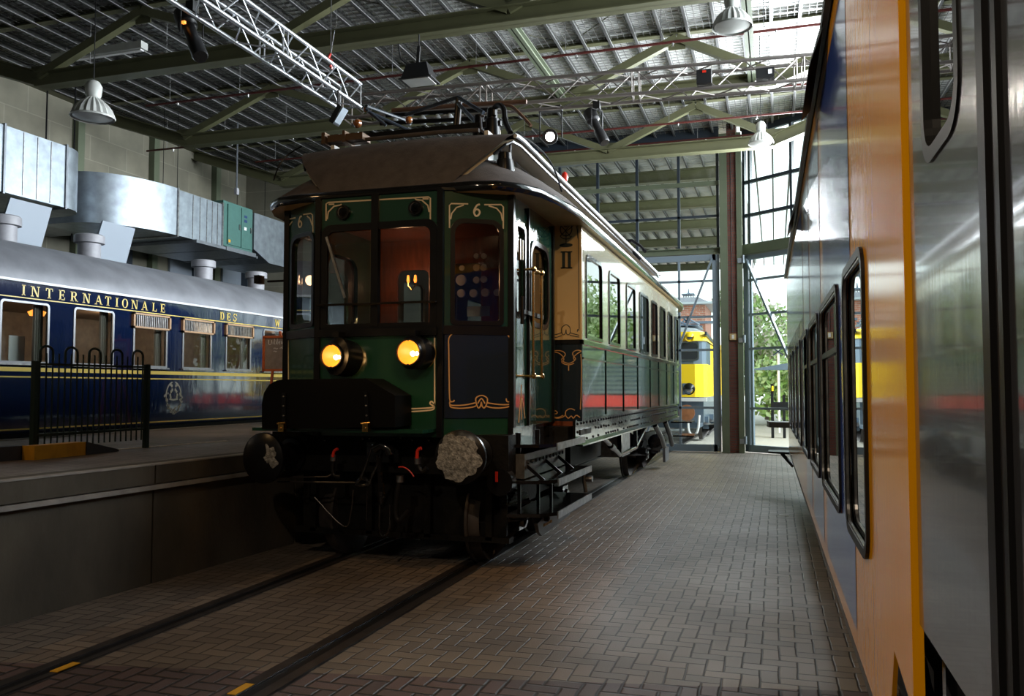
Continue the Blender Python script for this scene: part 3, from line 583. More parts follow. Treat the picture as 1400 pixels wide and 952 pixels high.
# --- front centre panel
wf = prect(PF, 445, 447, 592, 306)
body = MB().plate([rect(-4.10, -2.86, 1.22, 3.46), rrect(*wf, .07, 4, .01)], PF, .05)
front = body.build('front_panel', M['green'], rc)
fr = MB().plate([rrect(wf[0] - .045, wf[1] + .045, wf[2] - .03, wf[3] + .045, .10, 5, .02), rrect(wf[0] + .02, wf[1] - .02, wf[2] + .02, wf[3] - .02, .07, 5, .01)], Plane((0, YF - .02, 0), (1, 0, 0)) if False else PF, .03)
fr.v = [p + PF.n * .02 for p in fr.v]
wnd = fr.build('front_window', M['black'], rc)
MB().box(wf[0], wf[1], YF + .012, YF + .018, wf[2], wf[3]).build('pane', M['glass_dark'], wnd)
s_ = PF.px(443, 452); e_ = PF.px(598, 448)
MB().box(-4.10, -2.88, YF - .05, YF + .01, wf[2] - .10, wf[2] - .03).build('sill', M['black'], wnd)
mx_ = PF.px(514, 300).x
MB().box(mx_ - .035, mx_ + .035, YF - .03, YF + .03, wf[2], 3.46).build('centre_pillar', M['black'], wnd)
z1 = PF.px(520, 416).z
MB().tube([(wf[0] - .06, YF - .07, z1), (wf[1] + .06, YF - .07, z1)], .011, 8).tube([(wf[0] - .04, YF, z1), (wf[0] - .04, YF - .07, z1)], .012, 8).tube([(wf[1] + .04, YF, z1), (wf[1] + .04, YF - .07, z1)], .012, 8).build('grab_rail', M['black_matt'], wnd)
a = PF.px(449, 325); b = PF.px(474, 408); MB().bar(a + Vector((0, -.035, 0)), b + Vector((0, -.035, 0)), .025, .012, (0, -1, 0)).build('wiper', M['steel'], wnd)
def lining(name, strokes, P, w_, m_, parent, closed=False, sm=True):
    mb = MB()
    for st in strokes:
        pts = [P.px(x, y) for x, y in st]
        if sm and len(pts) > 2: pts = cr_(pts, 5)
        mb.ribbon(pts, w_, P)
    return mb.build(name, m_, parent)
def corner_frame(P, x0, x1, ytl, ytr, yb, w_, name, m_, parent, s=1.0, knob=True):
    """arched corner lining over a window, in picture coordinates"""
    q = 22 * s; st = []
    for xx, yt, sg in ((x0, ytl, 1), (x1, ytr, -1)):
        st.append([(xx, yb), (xx, yt + 2), (xx + sg * 2, yt), (xx + sg * q * 1.25, yt)])
        st.append([(xx + sg * 1, yt + q * .95), (xx + sg * 3, yt + q * .55), (xx + sg * q * .5, yt + q * .2), (xx + sg * q * 1.1, yt + 2)])
    return lining(name, st, P, w_, m_, parent, sm=False)
st = [[(446, 302), (446, 279), (449, 277), (586, 269.5), (588.5, 271), (588.5, 304)],
      [(447.5, 300), (449, 290), (457, 282), (466, 280.5), (467, 279)], [(587, 290), (585, 281), (577, 274), (569, 273), (567.5, 271)],
      [(449.5, 279.5), (457, 279.3)], [(578, 272), (586, 272)]]
lining('lining', st, PF, .013, M['line_cream'], front, sm=False)
st = [[(594.3, 458), (594.5, 545), (594, 552), (590, 549), (588, 552), (592, 555), (594, 558), (588, 561), (560, 563), (530, 562), (500, 562)], [(594.5, 555), (590, 557.5), (565, 559), (535, 558), (500, 557)]]
lining('lining', st, PF, .013, M['line_cream'], front)
# --- angled panels with the round-topped windows
def angled(P, wpx, nm):
    wv = prect(P, *wpx)
    pn = MB().plate([rect(0, LR, 1.22, 3.46), rrect(*wv, .10, 5, .03)], P, .05).build('corner_panel', M['green'], rc)
    f2 = MB().plate([rrect(wv[0] - .03, wv[1] + .03, wv[2] - .03, wv[3] + .03, .12, 5, .04), rrect(wv[0] + .01, wv[1] - .01, wv[2] + .01, wv[3] - .01, .1, 5, .03)], P, .03)
    f2.v = [p + P.n * .015 for p in f2.v]; f2 = f2.build('corner_window', M['black'], pn)
    g_ = MB().plate([rect(wv[0], wv[1], wv[2], wv[3])], P, .006); g_.v = [p - P.n * .015 for p in g_.v]; g_.build('pane', M['glass_dark'], pn)
    return pn, wv
pr_, wvr = angled(PR, (620, 440, 684, 306), 'r'); plf_, wvl = angled(PLf, (399, 446, 429, 319), 'l')
lining('lining', [[(614.5, 312), (614.5, 281), (617, 278.5), (640, 279)], [(616, 300), (617.5, 292), (624, 284), (634, 280.5)], [(688, 313), (688, 283), (685, 280), (662, 280)], [(687, 302), (685, 292), (679, 285), (668, 281.5)]], PR, .012, M['line_cream'], pr_, sm=False)
lining('lining', [[(392.5, 326), (393, 303), (395, 300), (404, 298)], [(394, 318), (396, 308), (400, 303)], [(428, 318), (427.5, 294), (425, 292), (415, 293.5)], [(427, 308), (424, 299), (420, 295.5)]], PLf, .012, M['line_cream'], plf_, sm=False)
lining('lining', [[(394.5, 520), (394, 465)]], PLf, .013, M['line_cream'], plf_, sm=False); lining('lining', [[(431, 462), (431, 518)]], PLf, .013, M['line_cream'], plf_, sm=False)
SIX = [[(656, 279.5), (652, 281), (648.5, 287), (648, 291), (650, 295), (653, 295), (655.5, 292), (655.5, 289), (653, 286.5), (650, 287), (648.3, 290)]]
lining('number_six', SIX, PR, .016, M['line_cream'], pr_)
lining('number_six', [[(412.5, 296), (410.5, 297), (408.5, 303), (408.3, 307), (409.3, 310.5), (411, 310.5), (412.3, 308), (412.3, 305), (411, 302.5), (409.3, 303.5), (408.4, 306)]], PLf, .016, M['line_cream'], plf_)
# lower blue-black panel on the right corner, with ochre lining
pv = prect(PR, 607, 572, 698, 455)
MB().plate([rect(pv[0], min(pv[1], LR - .01), pv[2], pv[3])], PR, .02).v
q = MB().plate([rect(max(.01, pv[0]), LR - .01, pv[2], pv[3])], PR, .02); q.v = [p + PR.n * .012 for p in q.v]; lp = q.build('lower_panel', mat('blue_black_panel', (0.008, 0.016, 0.030), .25, coat=.5), pr_)
PR2 = Plane(PR.o + PR.n * .013, PR.u); PR2.n = PR.n
lining('lining', [[(618.5, 456.5), (613.5, 463), (613.5, 480), (614, 520), (614.5, 543), (616, 549), (620, 549), (621, 547)],
                  [(692, 456.5), (697, 463), (698, 480), (698.5, 520), (698, 543), (697, 549), (693, 549), (692, 545)],
                  [(615, 549), (615, 553), (620, 554.5), (635, 554), (650, 551)], [(615, 553), (617, 557), (630, 558.5), (645, 557), (651, 555)],
                  [(698, 549), (698, 552), (692, 553.5), (680, 553), (666, 551)], [(698, 552), (696, 556), (684, 558), (672, 557.5), (665, 555.5)],
                  [(651, 552), (650.5, 545), (655, 541.5), (658, 541), (661.5, 541.5), (666, 545), (665.5, 552), (662, 558), (659, 555), (658, 550), (657, 555), (654, 558), (651, 552)],
                  [(653, 552), (658, 545), (663, 552)]], PR2, .011, M['line_gold'], lp)
# belt moulding and black bottom rail along the front
for P_, u0, u1, par in ((PF, -4.10, -2.86, front), (PR, 0, LR, pr_), (PLf, 0, LR, plf_)):
    z_ = PR.px(650, 449).z
    if P_ is not PF: MB().box(0, 0, 0, 0, 0, 0).v; q = MB().plate([rect(u0, u1, z_ - .06, z_ + .02)], P_, .02); q.v = [p + P_.n * .02 for p in q.v]; q.build('belt_moulding', M['black'], par)
    q = MB().plate([rect(u0, u1, 3.452, 3.475)], P_, .02); q.v = [p + P_.n * .02 for p in q.v]; q.build('cornice', M['black'], par)
for x_, y_ in ((-2.86, YF), (-4.10, YF), (-2.30, YA), (-4.66, YA)):
    MB().box(x_ - .028, x_ + .028, y_ - .03, y_ + .03, 1.22, 3.46).build('corner_post', M['black'], rc)
# --- cab side walls and doors (right one is the one in view)
for sx, X_ in ((1, -2.30), (-1, -4.60)):
    P_ = Plane((X_, YA, 0), (0, 1, 0)); P_.n = Vector((sx, 0, 0))
    wd = [(.10, .36), (.62, 1.30)]
    cs = MB().plate([rect(0, 1.6, 1.30, 3.46), rrect(.10, .40, 2.35, 3.20, .06), rrect(.62, 1.28, 2.30, 3.12, .16)], P_, .05).build('cab_side', M['green_side'], rc)
    q = MB()
    q.plate([rrect(.07, .43, 2.32, 3.23, .07), rrect(.11, .39, 2.36, 3.19, .06)], P_, .02); q.plate([rrect(.59, 1.31, 2.27, 3.15, .18), rrect(.64, 1.26, 2.32, 3.10, .15)], P_, .02)
    q.v = [p + P_.n * .015 for p in q.v]; q.build('window_frames', M['black'], cs)
    q = MB().plate([rect(.1, .4, 2.35, 3.2)], P_, .005).plate([rect(.6, 1.28, 2.3, 3.12)], P_, .005); q.v = [p - P_.n * .02 for p in q.v]; q.build('panes', M['glass_dark'], cs)
    q = MB()
    for y_ in (.5, 1.45): q.box(X_ - .02, X_ + sx * .025 if sx > 0 else X_ + .02, YA + y_ - .015, YA + y_ + .015, 1.3, 3.42)
    q.build('door_joints', M['black'], cs)
    if sx > 0:
        dr = thing('x', '', '', (0, 0, 0)); bpy.data.objects.remove(dr)
        h1 = MB(); ya, yb = 7.75, 8.05
        zA, zB = PS.px(730, 375).z, PS.px(730, 515).z
        for yy in (ya, yb): h1.tube([(X_ + .09, yy, zB), (X_ + .09, yy, zA)], .014, 10)
        h1.tube([(X_ + .09, ya, zA), (X_ + .09, yb, zA)], .012, 8).tube([(X_ + .09, ya, zB), (X_ + .09, yb, zB)], .012, 8)
        for zz in (zA, zB):
            for yy in (ya, yb): h1.cyl((X_, yy, zz), (X_ + .09, yy, zz), .012).lathe((X_ + .07, yy, zz), (1, 0, 0), [(0, .01), (.01, .028), (.04, .028), (.05, .01)], 12)
        h1.build('door_handrail', M['brass'], cs, True)
        MB().box(X_ + .02, X_ + .06, 7.55, 8.25, 2.36, 2.40).tube([(X_ + .05, 7.52, 2.26), (X_ + .05, 7.52, 2.52)], .02, 8).build('door_latch', M['black'], cs)
        lining('class_numeral', [[(711.5, 327), (711.5, 355)], [(714.8, 328.5), (714.8, 355.5)]], PS, .022, M['line_cream'], cs, sm=False)
        lining('lining', [[(707.5, 345), (707, 306), (708, 302), (716, 306), (717, 310), (717.5, 330)]], PS, .014, M['line_cream'], cs, sm=False)
        lining('lining', [[(713, 574), (712.5, 540), (712.8, 526)], [(709, 578), (710.5, 560), (712, 545)], [(717.5, 572), (715.5, 556), (713.5, 545)], [(704, 560), (703, 470), (703.5, 440)], [(723, 560), (722.5, 440)]], PS, .012, M['line_gold'], cs)
# --- bulkhead shoulders
for sx, x0, x1 in ((1, -2.36, XR), (-1, XL, -4.54)):
    ub = MB().box(x0, x1, YB, YB + .04, 2.17, 3.52).build('shoulder_panel', M['cream'], rc, label='cream upper shoulder panel with black scroll lining')
    lb = MB().box(x0, x1, YB, YB + .04, 1.30, 2.15).build('shoulder_panel', mat('blue_black_panel', (0.008, 0.016, 0.030)), rc, label='dark lower shoulder panel with ochre scroll lining')
    MB().box(x0, x1 + .01 * sx, YB - .02, YB + .04, 2.145, 2.19).build('belt_moulding', M['black'], rc)
    if sx > 0: upb, lwb = ub, lb
KL = [[(791, 330), (790.5, 322), (790, 310), (789, 304), (786.5, 306), (782, 310), (775, 316)], [(753, 330), (752.5, 322), (752.5, 312), (753, 303), (755, 300.5), (759, 302), (764, 302.5), (770, 301.5), (774, 302), (778, 303.5), (783, 301.5), (789, 302)],
      [(754.5, 325), (754, 318), (756, 309), (762, 304), (766, 308), (771, 313), (776, 319), (780, 324)], [(790, 326), (789.5, 318), (788, 309), (785, 304)], [(787, 301), (780, 307), (772, 317), (766, 323)],
      [(753, 328), (753, 400), (754.5, 450), (754.5, 459)], [(791, 328), (791.5, 400), (792, 450)],
      [(774, 314), (774, 336)], [(766, 323), (769, 326), (774, 327), (779, 326), (782, 323)],
      [(773.5, 307.5), (771.5, 309), (773.5, 310.5), (775.5, 309), (773.5, 307.5)],
      [(754.5, 459), (762, 457), (768, 455)], [(755, 462), (762, 461), (768, 459)], [(792, 458.5), (786, 457), (779, 455)], [(792, 461), (786, 460), (779, 458.5)],
      [(754.5, 452), (756.5, 450.5), (757, 454), (754.5, 455)], [(792, 452), (790, 450.5), (789.5, 454)],
      [(768, 455), (768, 449), (771, 445.5), (774, 444), (777, 445.5), (779.5, 449), (779.5, 455), (777, 458), (774.5, 456), (774, 451), (773, 456), (770, 458), (768, 455)]]
lining('scroll_lining', KL, PBk, .008, M['line_black'], upb)
ci = MB(); cc = PBk.px(774, 313.5); ci.ribbon([cc + Vector((math.cos(a) * .066, 0, math.sin(a) * .075)) for a in [i * math.pi / 12 for i in range(24)]], .010, PBk, closed=True)
cc = PBk.px(774, 335.5); ci.prism([cc + Vector((math.cos(a) * .075, -.004, math.sin(a) * .022)) for a in [i * math.pi / 12 for i in range(24)]], (0, .005, 0))
ci.build('wheel_emblem', M['line_black'], upb)
nu = MB()
for xx in (770.6, 778.4):
    a = PBk.px(xx, 344); b = PBk.px(xx, 367); nu.box(a.x - .017, a.x + .017, YB - .005, YB, b.z, a.z).box(a.x - .033, a.x + .033, YB - .005, YB, a.z - .012, a.z + .002).box(a.x - .033, a.x + .033, YB - .005, YB, b.z - .002, b.z + .012)
nu.build('class_numeral', M['line_black'], upb)
KG = [[(755, 487), (757, 481), (763, 479.5), (770, 481), (773, 485), (770, 489), (768, 492), (771, 495), (777, 497), (783, 495), (787, 491), (784, 487), (783, 483), (786, 480), (791, 479), (795, 480.5)],
      [(756, 482), (763, 482.5), (769, 487), (771, 492), (768, 495), (772, 498), (778, 499), (785, 497)], [(794, 481), (789, 484), (784, 489), (786, 493)],
      [(757, 486), (755, 490), (755, 500), (755.5, 530), (756, 558), (757, 563)], [(794, 484), (795, 500), (794.5, 540), (793.5, 560)],
      [(777.5, 499), (777.5, 507)], [(757, 563), (760, 562), (762, 565), (758, 567), (757, 570), (763, 571), (770, 568)], [(757, 570), (760, 572), (768, 571), (773, 568)],
      [(773, 568), (774, 562), (780, 559), (786, 561)], [(773, 568), (777, 572), (781, 569), (784, 572), (788, 568), (793, 571)]]
lining('scroll_lining', KG, PBk, .009, M['line_gold'], lwb)
# --- long side walls with windows
WIN = [(800.5, 822.4, 344, 464), (832, 847, 370, 470), (855.8, 868, 386, 478), (873.8, 886, 402, 484), (889.9, 898, 413, 488), (901.5, 909, 420, 491), (912.4, 918.8, 428, 494), (921.4, 926.5, 434, 496)]
zs0, zs1 = 2.24, 3.14
wy = []
for x0, x1, yt, yb_ in WIN:
    a = fX(x0, yt, XR).y; b = fX(x1, yt, XR).y; wy.append((a, b))
print('windows', [(round(a, 2), round(b, 2)) for a, b in wy])
for sx, X_ in ((1, XR), (-1, XL)):
    P_ = Plane((X_, 0, 0), (0, 1, 0)); P_.n = Vector((sx, 0, 0))
    up = MB().plate([rect(YB + .03, YE, 2.17, 3.52)] + [rrect(a + .03, b - .03, zs0, zs1, .07, 4, .02) for a, b in wy], P_, .05).build('side_upper', M['cream_side'], rc, label='cream upper side with round-cornered windows')
    lo = MB().plate([rect(YB + .03, YE, 1.32, 2.15)], P_, .05).build('side_lower', M['green_side'], rc, label='dark green lower side')
    MB().box(X_ - .02 * sx, X_ + .025 * sx, YB - .02, YE, 2.135, 2.185).build('belt_moulding', M['black_shiny'], rc)
    for a, b in wy:
        fq = MB().plate([rrect(a, b, zs0 - .03, zs1 + .03, .10, 5, .03), rrect(a + .035, b - .035, zs0 + .01, zs1 - .01, .07, 5, .02)], P_, .03)
        fq.v = [p + P_.n * .014 for p in fq.v]; fo = fq.build('side_window', M['black_shiny'], up)
        q = MB().plate([rect(a + .03, b - .03, zs0, zs1)], P_, .005); q.v = [p - P_.n * .006 for p in q.v]; q.build('pane', M['glass_dark'], up)
    q = MB()
    for a, b in zip(wy[:-1], wy[1:]): q.box(X_ - .01, X_ + .012 * sx, (a[1] + b[0]) / 2 - .012, (a[1] + b[0]) / 2 + .012, 1.34, 2.13)
    q.box(X_ - .01, X_ + .012 * sx, YB + .03, YE, 1.98, 2.0); q.build('panel_beading', M['black_shiny'], lo)
MB().box(XL, XR, YE - .04, YE, 1.3, 3.5).build('rear_wall', M['green'], rc)
MB().box(-4.6, -2.3, YE, YE + 1.4, 1.25, 3.46).build('rear_cab', M['green'], rc)
# interior: floor, saloon partition with panelled windows, driver's desk
MB().box(XL + .06, XR - .06, YB, YE - .05, 1.22, 1.30).box(-4.55, -2.38, YA + .05, YB, 1.22, 1.28).build('cab_floor', M['wood'], rc)
pt = MB().plate([rect(XL + .06, XR - .06, 1.3, 3.5), rrect(-4.25, -3.85, 2.15, 3.05, .08), rrect(-3.75, -3.2, 1.45, 3.1, .06), rrect(-3.05, -2.7, 2.15, 3.05, .08)], Plane((0, YB + .1, 0), (1, 0, 0)), .04).build('saloon_partition', M['wood'], rc)
MB().box(-4.1, -2.9, YF + .08, YF + .35, 1.9, 1.96).box(-4.1, -2.9, YF + .10, YF + .25, 1.3, 1.9).build('driver_desk', M['wood'], rc)
MB().lathe((-3.25, YF + .28, 1.96), (0, 0, 1), [(0, .11), (.10, .11), (.12, .04), (.2, .03)], 16).bar((-3.25, YF + .28, 2.14), (-3.1, YF + .2, 2.16), .02, .02).build('controller', M['brass'], rc)
dial = MB(); PI_ = Plane((0, YB - .05, 0), (1, 0, 0))
gp = MB().box(-3.02, -2.36, YB - .04, YB, 1.75, 3.3).build('instrument_board', M['wood'], rc)
for x_, y_, q in ((630, 383, 8), (630, 401, 6), (647, 401, 6), (663, 400, 6), (679, 400, 5), (631, 366.5, 4), (651, 366, 5), (661, 366, 5), (651, 383, 5), (661, 382, 5), (651, 350, 4), (661, 350, 4)):
    c = fY(x_, y_, YB - .06); dial.cyl(c, c + Vector((0, .03, 0)), q * .0078, n=16)
dial.build('dials', M['lamp_white'], gp)
c = fY(655, 425, YB - .3); MB().box(c.x - .14, c.x + .12, c.y, c.y + .01, c.z - .06, c.z + .05).build('paper_notice', M['sheet'], gp)
MB().box(XL + .06, XR - .06, 9.2, YE - .1, 3.40, 3.46).box(-4.55, -2.38, YA + .05, 9.2, 3.40, 3.43).build('inner_ceiling', M['wood'], rc)
c = fY(563, 387, YB - .1)
sc_l = MB().tube([c + Vector((-.045, 0, .07)), c + Vector((-.045, 0, -.03)), c + Vector((0, 0, -.08)), c + Vector((.045, 0, -.03)), c + Vector((.045, 0, .07))], .010, 8).build('wall_lamp', M['brass'], rc, True)
MB().lathe(c + Vector((-.045, 0, .0)), (0, 0, 1), [(0, .012), (.03, .02), (.09, .012)], 10).lathe(c + Vector((.045, 0, .0)), (0, 0, 1), [(0, .012), (.03, .02), (.09, .012)], 10).build('lamp_glow', M['table_lamp'], sc_l, True)
l = bpy.data.lights.new('cab_lamp_light', 'POINT'); l.energy = 7; l.color = (1, .5, .25); l.shadow_soft_size = .06
o = bpy.data.objects.new('cab_lamp_light', l); C.objects.link(o); o.location = c + Vector((.0, -.2, .05))
# --- roof: rim and lower dome
def rim(off, z, y1=YE + 1.75):
    hw, n = 1.52 - off, 8; f0 = YF + .06 + off; out = []
    ring = [(-.95, 0), (-.5, 0), (0, 0), (.5, 0), (.85, 0.0), (1.08, .05), (1.25, .20), (1.38, .45), (1.46, .85), (1.52, 1.45)]
    sc_ = hw / 1.52
    for x_, y_ in ring[2:]: out.append((XC + x_ * sc_, f0 + y_))
    out.append((XC + hw, (f0 + y1 - off) / 2))
    for x_, y_ in ring[2:][::-1]: out.append((XC + x_ * sc_, y1 - off - y_))
    m = len(out) // 2
    left = []
    for i_, (x_, y_) in enumerate(out[1:-1], 1):
        d_ = x_ - XC; k_ = min(1.0, max(0.0, (d_ - .5) / .75)); ax = XC - (d_ + .10 * k_)
        left.append((ax, y_))
    left = left[::-1]
    return [Vector((a, b, z)) for a, b in out + left]
rows = [rim(0, 3.44), rim(-.012, 3.47), rim(-.012, 3.515), rim(0, 3.53)]
MB().grid([r + [r[0]] for r in rows]).build('gutter_rim', M['black_shiny'], rc, True, ang=60)
rows = [rim(0, 3.53)]
for i in range(1, 8):
    t = i / 7; rows.append(rim(.66 * t, 3.53 + .40 * math.sin(t * math.pi / 2)))
MB().grid([r + [r[0]] for r in rows]).build('lower_roof', M['roof_brown'], rc, True, ang=80)
rows = [rim(0, 3.44), rim(.6, 3.455), rim(1.35, 3.46)]
MB().grid([r + [r[0]] for r in rows]).build('eaves_soffit', mat('soffit_cream', (0.50, 0.36, 0.18), .5, var=.1), rc, True, ang=80)
# clerestory
cl = MB()
for X_ in (-2.62, -4.28):
    cl.box(X_ - .02, X_ + .02, 7.55, 18.0, 3.72, 4.14)
cl.box(-4.28, -2.62, 17.96, 18.0, 3.72, 4.14)
cl = cl.build('clerestory_wall', mat('clerestory_sky_white', (0.85, 0.85, 0.84), .3, var=.1), rc)  # extra white in the wall colour stands in for sky mirrored in the glazing
q = MB(); 
for X_, sx in ((-2.60, 1), (-4.30, -1)):
    y = 7.7
    while y < 17.5: MB().box(min(X_, X_ + .006 * sx), max(X_, X_ + .006 * sx), y, y + .78, 3.84, 4.05).build('clerestory_pane', M['glass'], cl); y += .92
def lant(y, z, w_, crown):
    return [Vector((XC + w_ * t, y, z + crown * (1 - t * t))) for t in [-1 + i / 8 for i in range(17)]]
prof = [(7.06, 3.52, .66, .01), (7.12, 3.64, .77, .02), (7.20, 3.77, .90, .02), (7.30, 3.90, 1.02, .03), (7.40, 4.01, 1.10, .03), (7.52, 4.07, 1.13, .04), (7.75, 4.09, 1.14, .06)] + [(y, 4.08, 1.14, .07) for y in (9, 12, 15, 17.6, 17.9)]
lr = MB().grid([lant(*p) for p in prof]); lr = lr.build('lantern_roof', M['roof_brown'], rc, True, ang=70)
lr2 = MB().grid([lant(y + .02 if i < 6 else y, z - .045, w_ - .01, c_) for i, (y, z, w_, c_) in enumerate(prof)]).build('lantern_ceiling', mat('lantern_soffit', (.55, .47, .34), .5), rc, True, ang=70)
for sg in (1, -1):
    e = [Vector((XC + sg * w_, y, z - .02)) for y, z, w_, c_ in prof]
    MB().tube(cr_(e[5:], 2), .022, 8).build('lantern_edge', M['roof_white'], rc, True, label='white lantern roof edge')
    MB().tube([p + Vector((-.03 * sg, 0, -.05)) for p in e[3:]], .015, 6).build('rain_strip', M['black'], rc)
# --- headlamps
def headlamp(px, py, r, hr, dx, dz):
    c = fY(px, py, YF - .22); t = MB().lathe(c + Vector((0, -.01, 0)), (dx, 1, dz), [(0, r * .95), (0, r + .012), (.05, r + .02), (.06, hr), (.2, hr), (.24, hr * .9)], 28)
    # open bowl
    h_ = MB(); ax = Vector((0, 1, 0))
    h_.tube([c + Vector((0, -.02, 0)), c, c + Vector((0, .03, 0)), c + Vector((dx * .05, .05, 0)), c + Vector((dx * .2, .22, dz * .2))], [r + .006, r + .016, r + .018, hr, hr * .97], 28, caps=False)
    h = h_.build('headlamp', M['black'], rc, True)
    MB().lathe(c + Vector((0, .0, 0)), (0, 1, 0), [(0, r), (.03, r * .93), (.07, r * .72), (.10, r * .4), (.115, .01)], 28, False).build('reflector', M['lit_warm'], h, True, label='glowing orange reflector')
    for ox in (-.0, .0): pass
    MB().lathe(c + Vector((.025, .0, -.01)), (0, 1, 0), [(0, .002), (.01, .018), (.03, .024), (.05, .018), (.06, .002)], 12).lathe(c + Vector((.055, .02, -.008)), (0, 1, 0), [(0, .002), (.01, .014), (.03, .018), (.05, .002)], 12).build('bulb', M['bulb_warm'], h, True)
    b_ = MB().ribbon([c + Vector((math.cos(a) * (r + .004), -.022, math.sin(a) * (r + .004))) for a in [i * math.pi / 16 for i in range(32)]], .010, PF, closed=True)
    for a in (0, math.pi / 2, math.pi, -math.pi / 2): b_.box(c.x + math.cos(a) * r - .006, c.x + math.cos(a) * r + .006, c.y - .03, c.y - .01, c.z + math.sin(a) * r - .006, c.z + math.sin(a) * r + .006)
    b_.build('lamp_ring', M['black'], h)
    l = bpy.data.lights.new('headlamp_light', 'POINT'); l.energy = 2.5; l.color = (1, .55, .2); l.shadow_soft_size = .05
    o = bpy.data.objects.new('headlamp_light', l); C.objects.link(o); o.location = c + Vector((0, -.16, 0))
    q = MB().box(c.x - .03, c.x + .03, c.y + .06, c.y + .2, c.z + hr, c.z + hr + .05).build('lamp_cap', M['black'], h)
headlamp(454, 487, .102, .175, .25, -.1); headlamp(559, 482, .108, .15, .1, 0)
for px, py in ((468, 290), (567, 284)):
    c = fY(px, py, YF - .04)
    h = MB().lathe(c, (0, 1, 0), [(.03, .05), (0, .05), (.0, .066), (.02, .07), (.05, .066)], 20, False).build('marker_lamp', M['black'], rc, True)
    MB().lathe(c + Vector((0, -.025, 0)), (0, 1, 0), [(0, .004), (.006, .025), (.02, .042), (.03, .046)], 20).build('lens', M['lens'], h, True)
    MB().lathe(c + Vector((0, -.004, 0)), (0, 1, 0), [(0, .047), (.015, .035), (.028, .012), (.03, .002)], 20, False).build('reflector', M['steel'], h, True)
# --- headstock, black locker box, buffers, couplings
hsx = MB().box(-4.66, -2.26, YF + .12, YF + .34, .88, 1.24).build('headstock', M['black_matt'], rc)
rv = MB()
for px, py in ((497, 600), (506, 600), (539, 600), (548, 599), (508, 607), (534, 607), (564, 602), (587, 602), (575, 640), (445, 602), (420, 602), (400, 603), (603, 640)): c = fY(px, py, YF + .115); rv.lathe(c, (0, 1, 0), [(-.02, .004), (-.018, .012), (-.005, .018), (0, .02)], 8)
rv.build('rivets', M['black_shiny'], hsx)
bx = [(358, 587), (358, 552), (361, 537), (368, 526), (378, 520.5), (388, 519), (500, 517.5), (540, 541), (540, 584)]
bb = MB().prism([fY(x, y, YF - .36) for x, y in bx], (0, .34, 0)).build('locker_box', mat('satin_black_box', (.004, .004, .0045), .5, spec=.08), rc)
for x_, yt, yb_ in ((388, 537, 590), (500, 536, 590)):
    a = fY(x_, yt, YF - .38); b = fY(x_ - (0 if x_ < 400 else -3), yb_, YF - .38)
    s1 = MB().bar(a, b, .035, .012, (0, -1, 0)).build('strap', M['black'], bb)
    q = MB()
    for t in (.1, .35, .6, .85): c = a.lerp(b, t); q.lathe(c + Vector((0, -.02, 0)), (0, 1, 0), [(0, .003), (.006, .009), (.015, .01)], 8)
    q.build('stud', M['steel'], s1)
    c = a.lerp(b, .86); MB().box(c.x - .028, c.x + .028, c.y - .05, c.y, c.z - .05, c.z + .035).tube([c + Vector((-.04, -.04, .02)), c + Vector((.05, -.05, .03))], .01, 8).lathe(c + Vector((0, -.06, -.02)), (0, 1, 0), [(0, .01), (.02, .022), (.05, .022)], 10).build('latch', M['brass'], s1, True)
MB().box(-4.60, -2.9, YF - .30, YF, 1.27, 1.30).build('box_shelf', M['green'], rc)
def buffer(cx, cz, r, face, lab, tilt=0.0):
    b = thing('buffer_root', lab, 'x', (cx, YF + .12, cz)); bpy.data.objects.remove(b)
    o = MB().lathe((cx, YF + .14, cz), (tilt, -1, 0), [(0, .16), (.04, .16), (.05, .12), (.26, .10), (.27, .075), (.40, .07)], 24).lathe((cx + tilt * .38, YF - .24, cz), (tilt, -1, 0), [(0, r * .97), (.03, r), (.05, r * .985), (.075, r * .78), (.088, r * .4), (.09, .01)], 36).build('buffer', M['black'], rc, True, ang=50)
    return o
br_ = buffer(fY(627, 625, 6.68).x, 1.075, .232, 'big', ''); bl_ = buffer(-4.44, 1.02, .235, 's', '', -.12)
def patch(c, r, name, m_, parent, seed, P_, tilt=0, rough=.18):
    rd = random.Random(seed); pts = []; n = 56; k1, k2, k3 = rd.random() * 6, rd.random() * 6, rd.random() * 6
    for i in range(n):
        a = 2 * math.pi * i / n; q = r * (1 + rough * (.5 * math.sin(3 * a + k1) + .5 * math.sin(5 * a + k2) + .45 * math.sin(9 * a + k3)) + rd.uniform(-.05, .05)); pts.append((q * math.cos(a), q * math.sin(a)))
    rows = [[c + Vector((x * t, 0, y * t)) + P_ * (.004 + (1 - t) * .012) + Vector((0, (x * t) * tilt, 0)) for x, y in pts] for t in (1, .8, .5, .2, .02)]
    return MB().grid(rows, closed=True).build(name, m_, parent, True)
grease = mat('worn_grease_metal', (.30, .30, .29), .55, metal=.3, var=.75, vscale=26, bump=.6, bscale=60)
patch(Vector((fY(627, 625, 6.68).x, YF - .332, 1.075)), .195, 'grease_patch', grease, br_, 3, Vector((0, -1, 0)), rough=.1)
patch(Vector((-4.44 + .035, YF - .328, 1.03)), .10, 'grease_patch', grease, bl_, 5, Vector((0, -1, 0)), tilt=-.12, rough=.28)
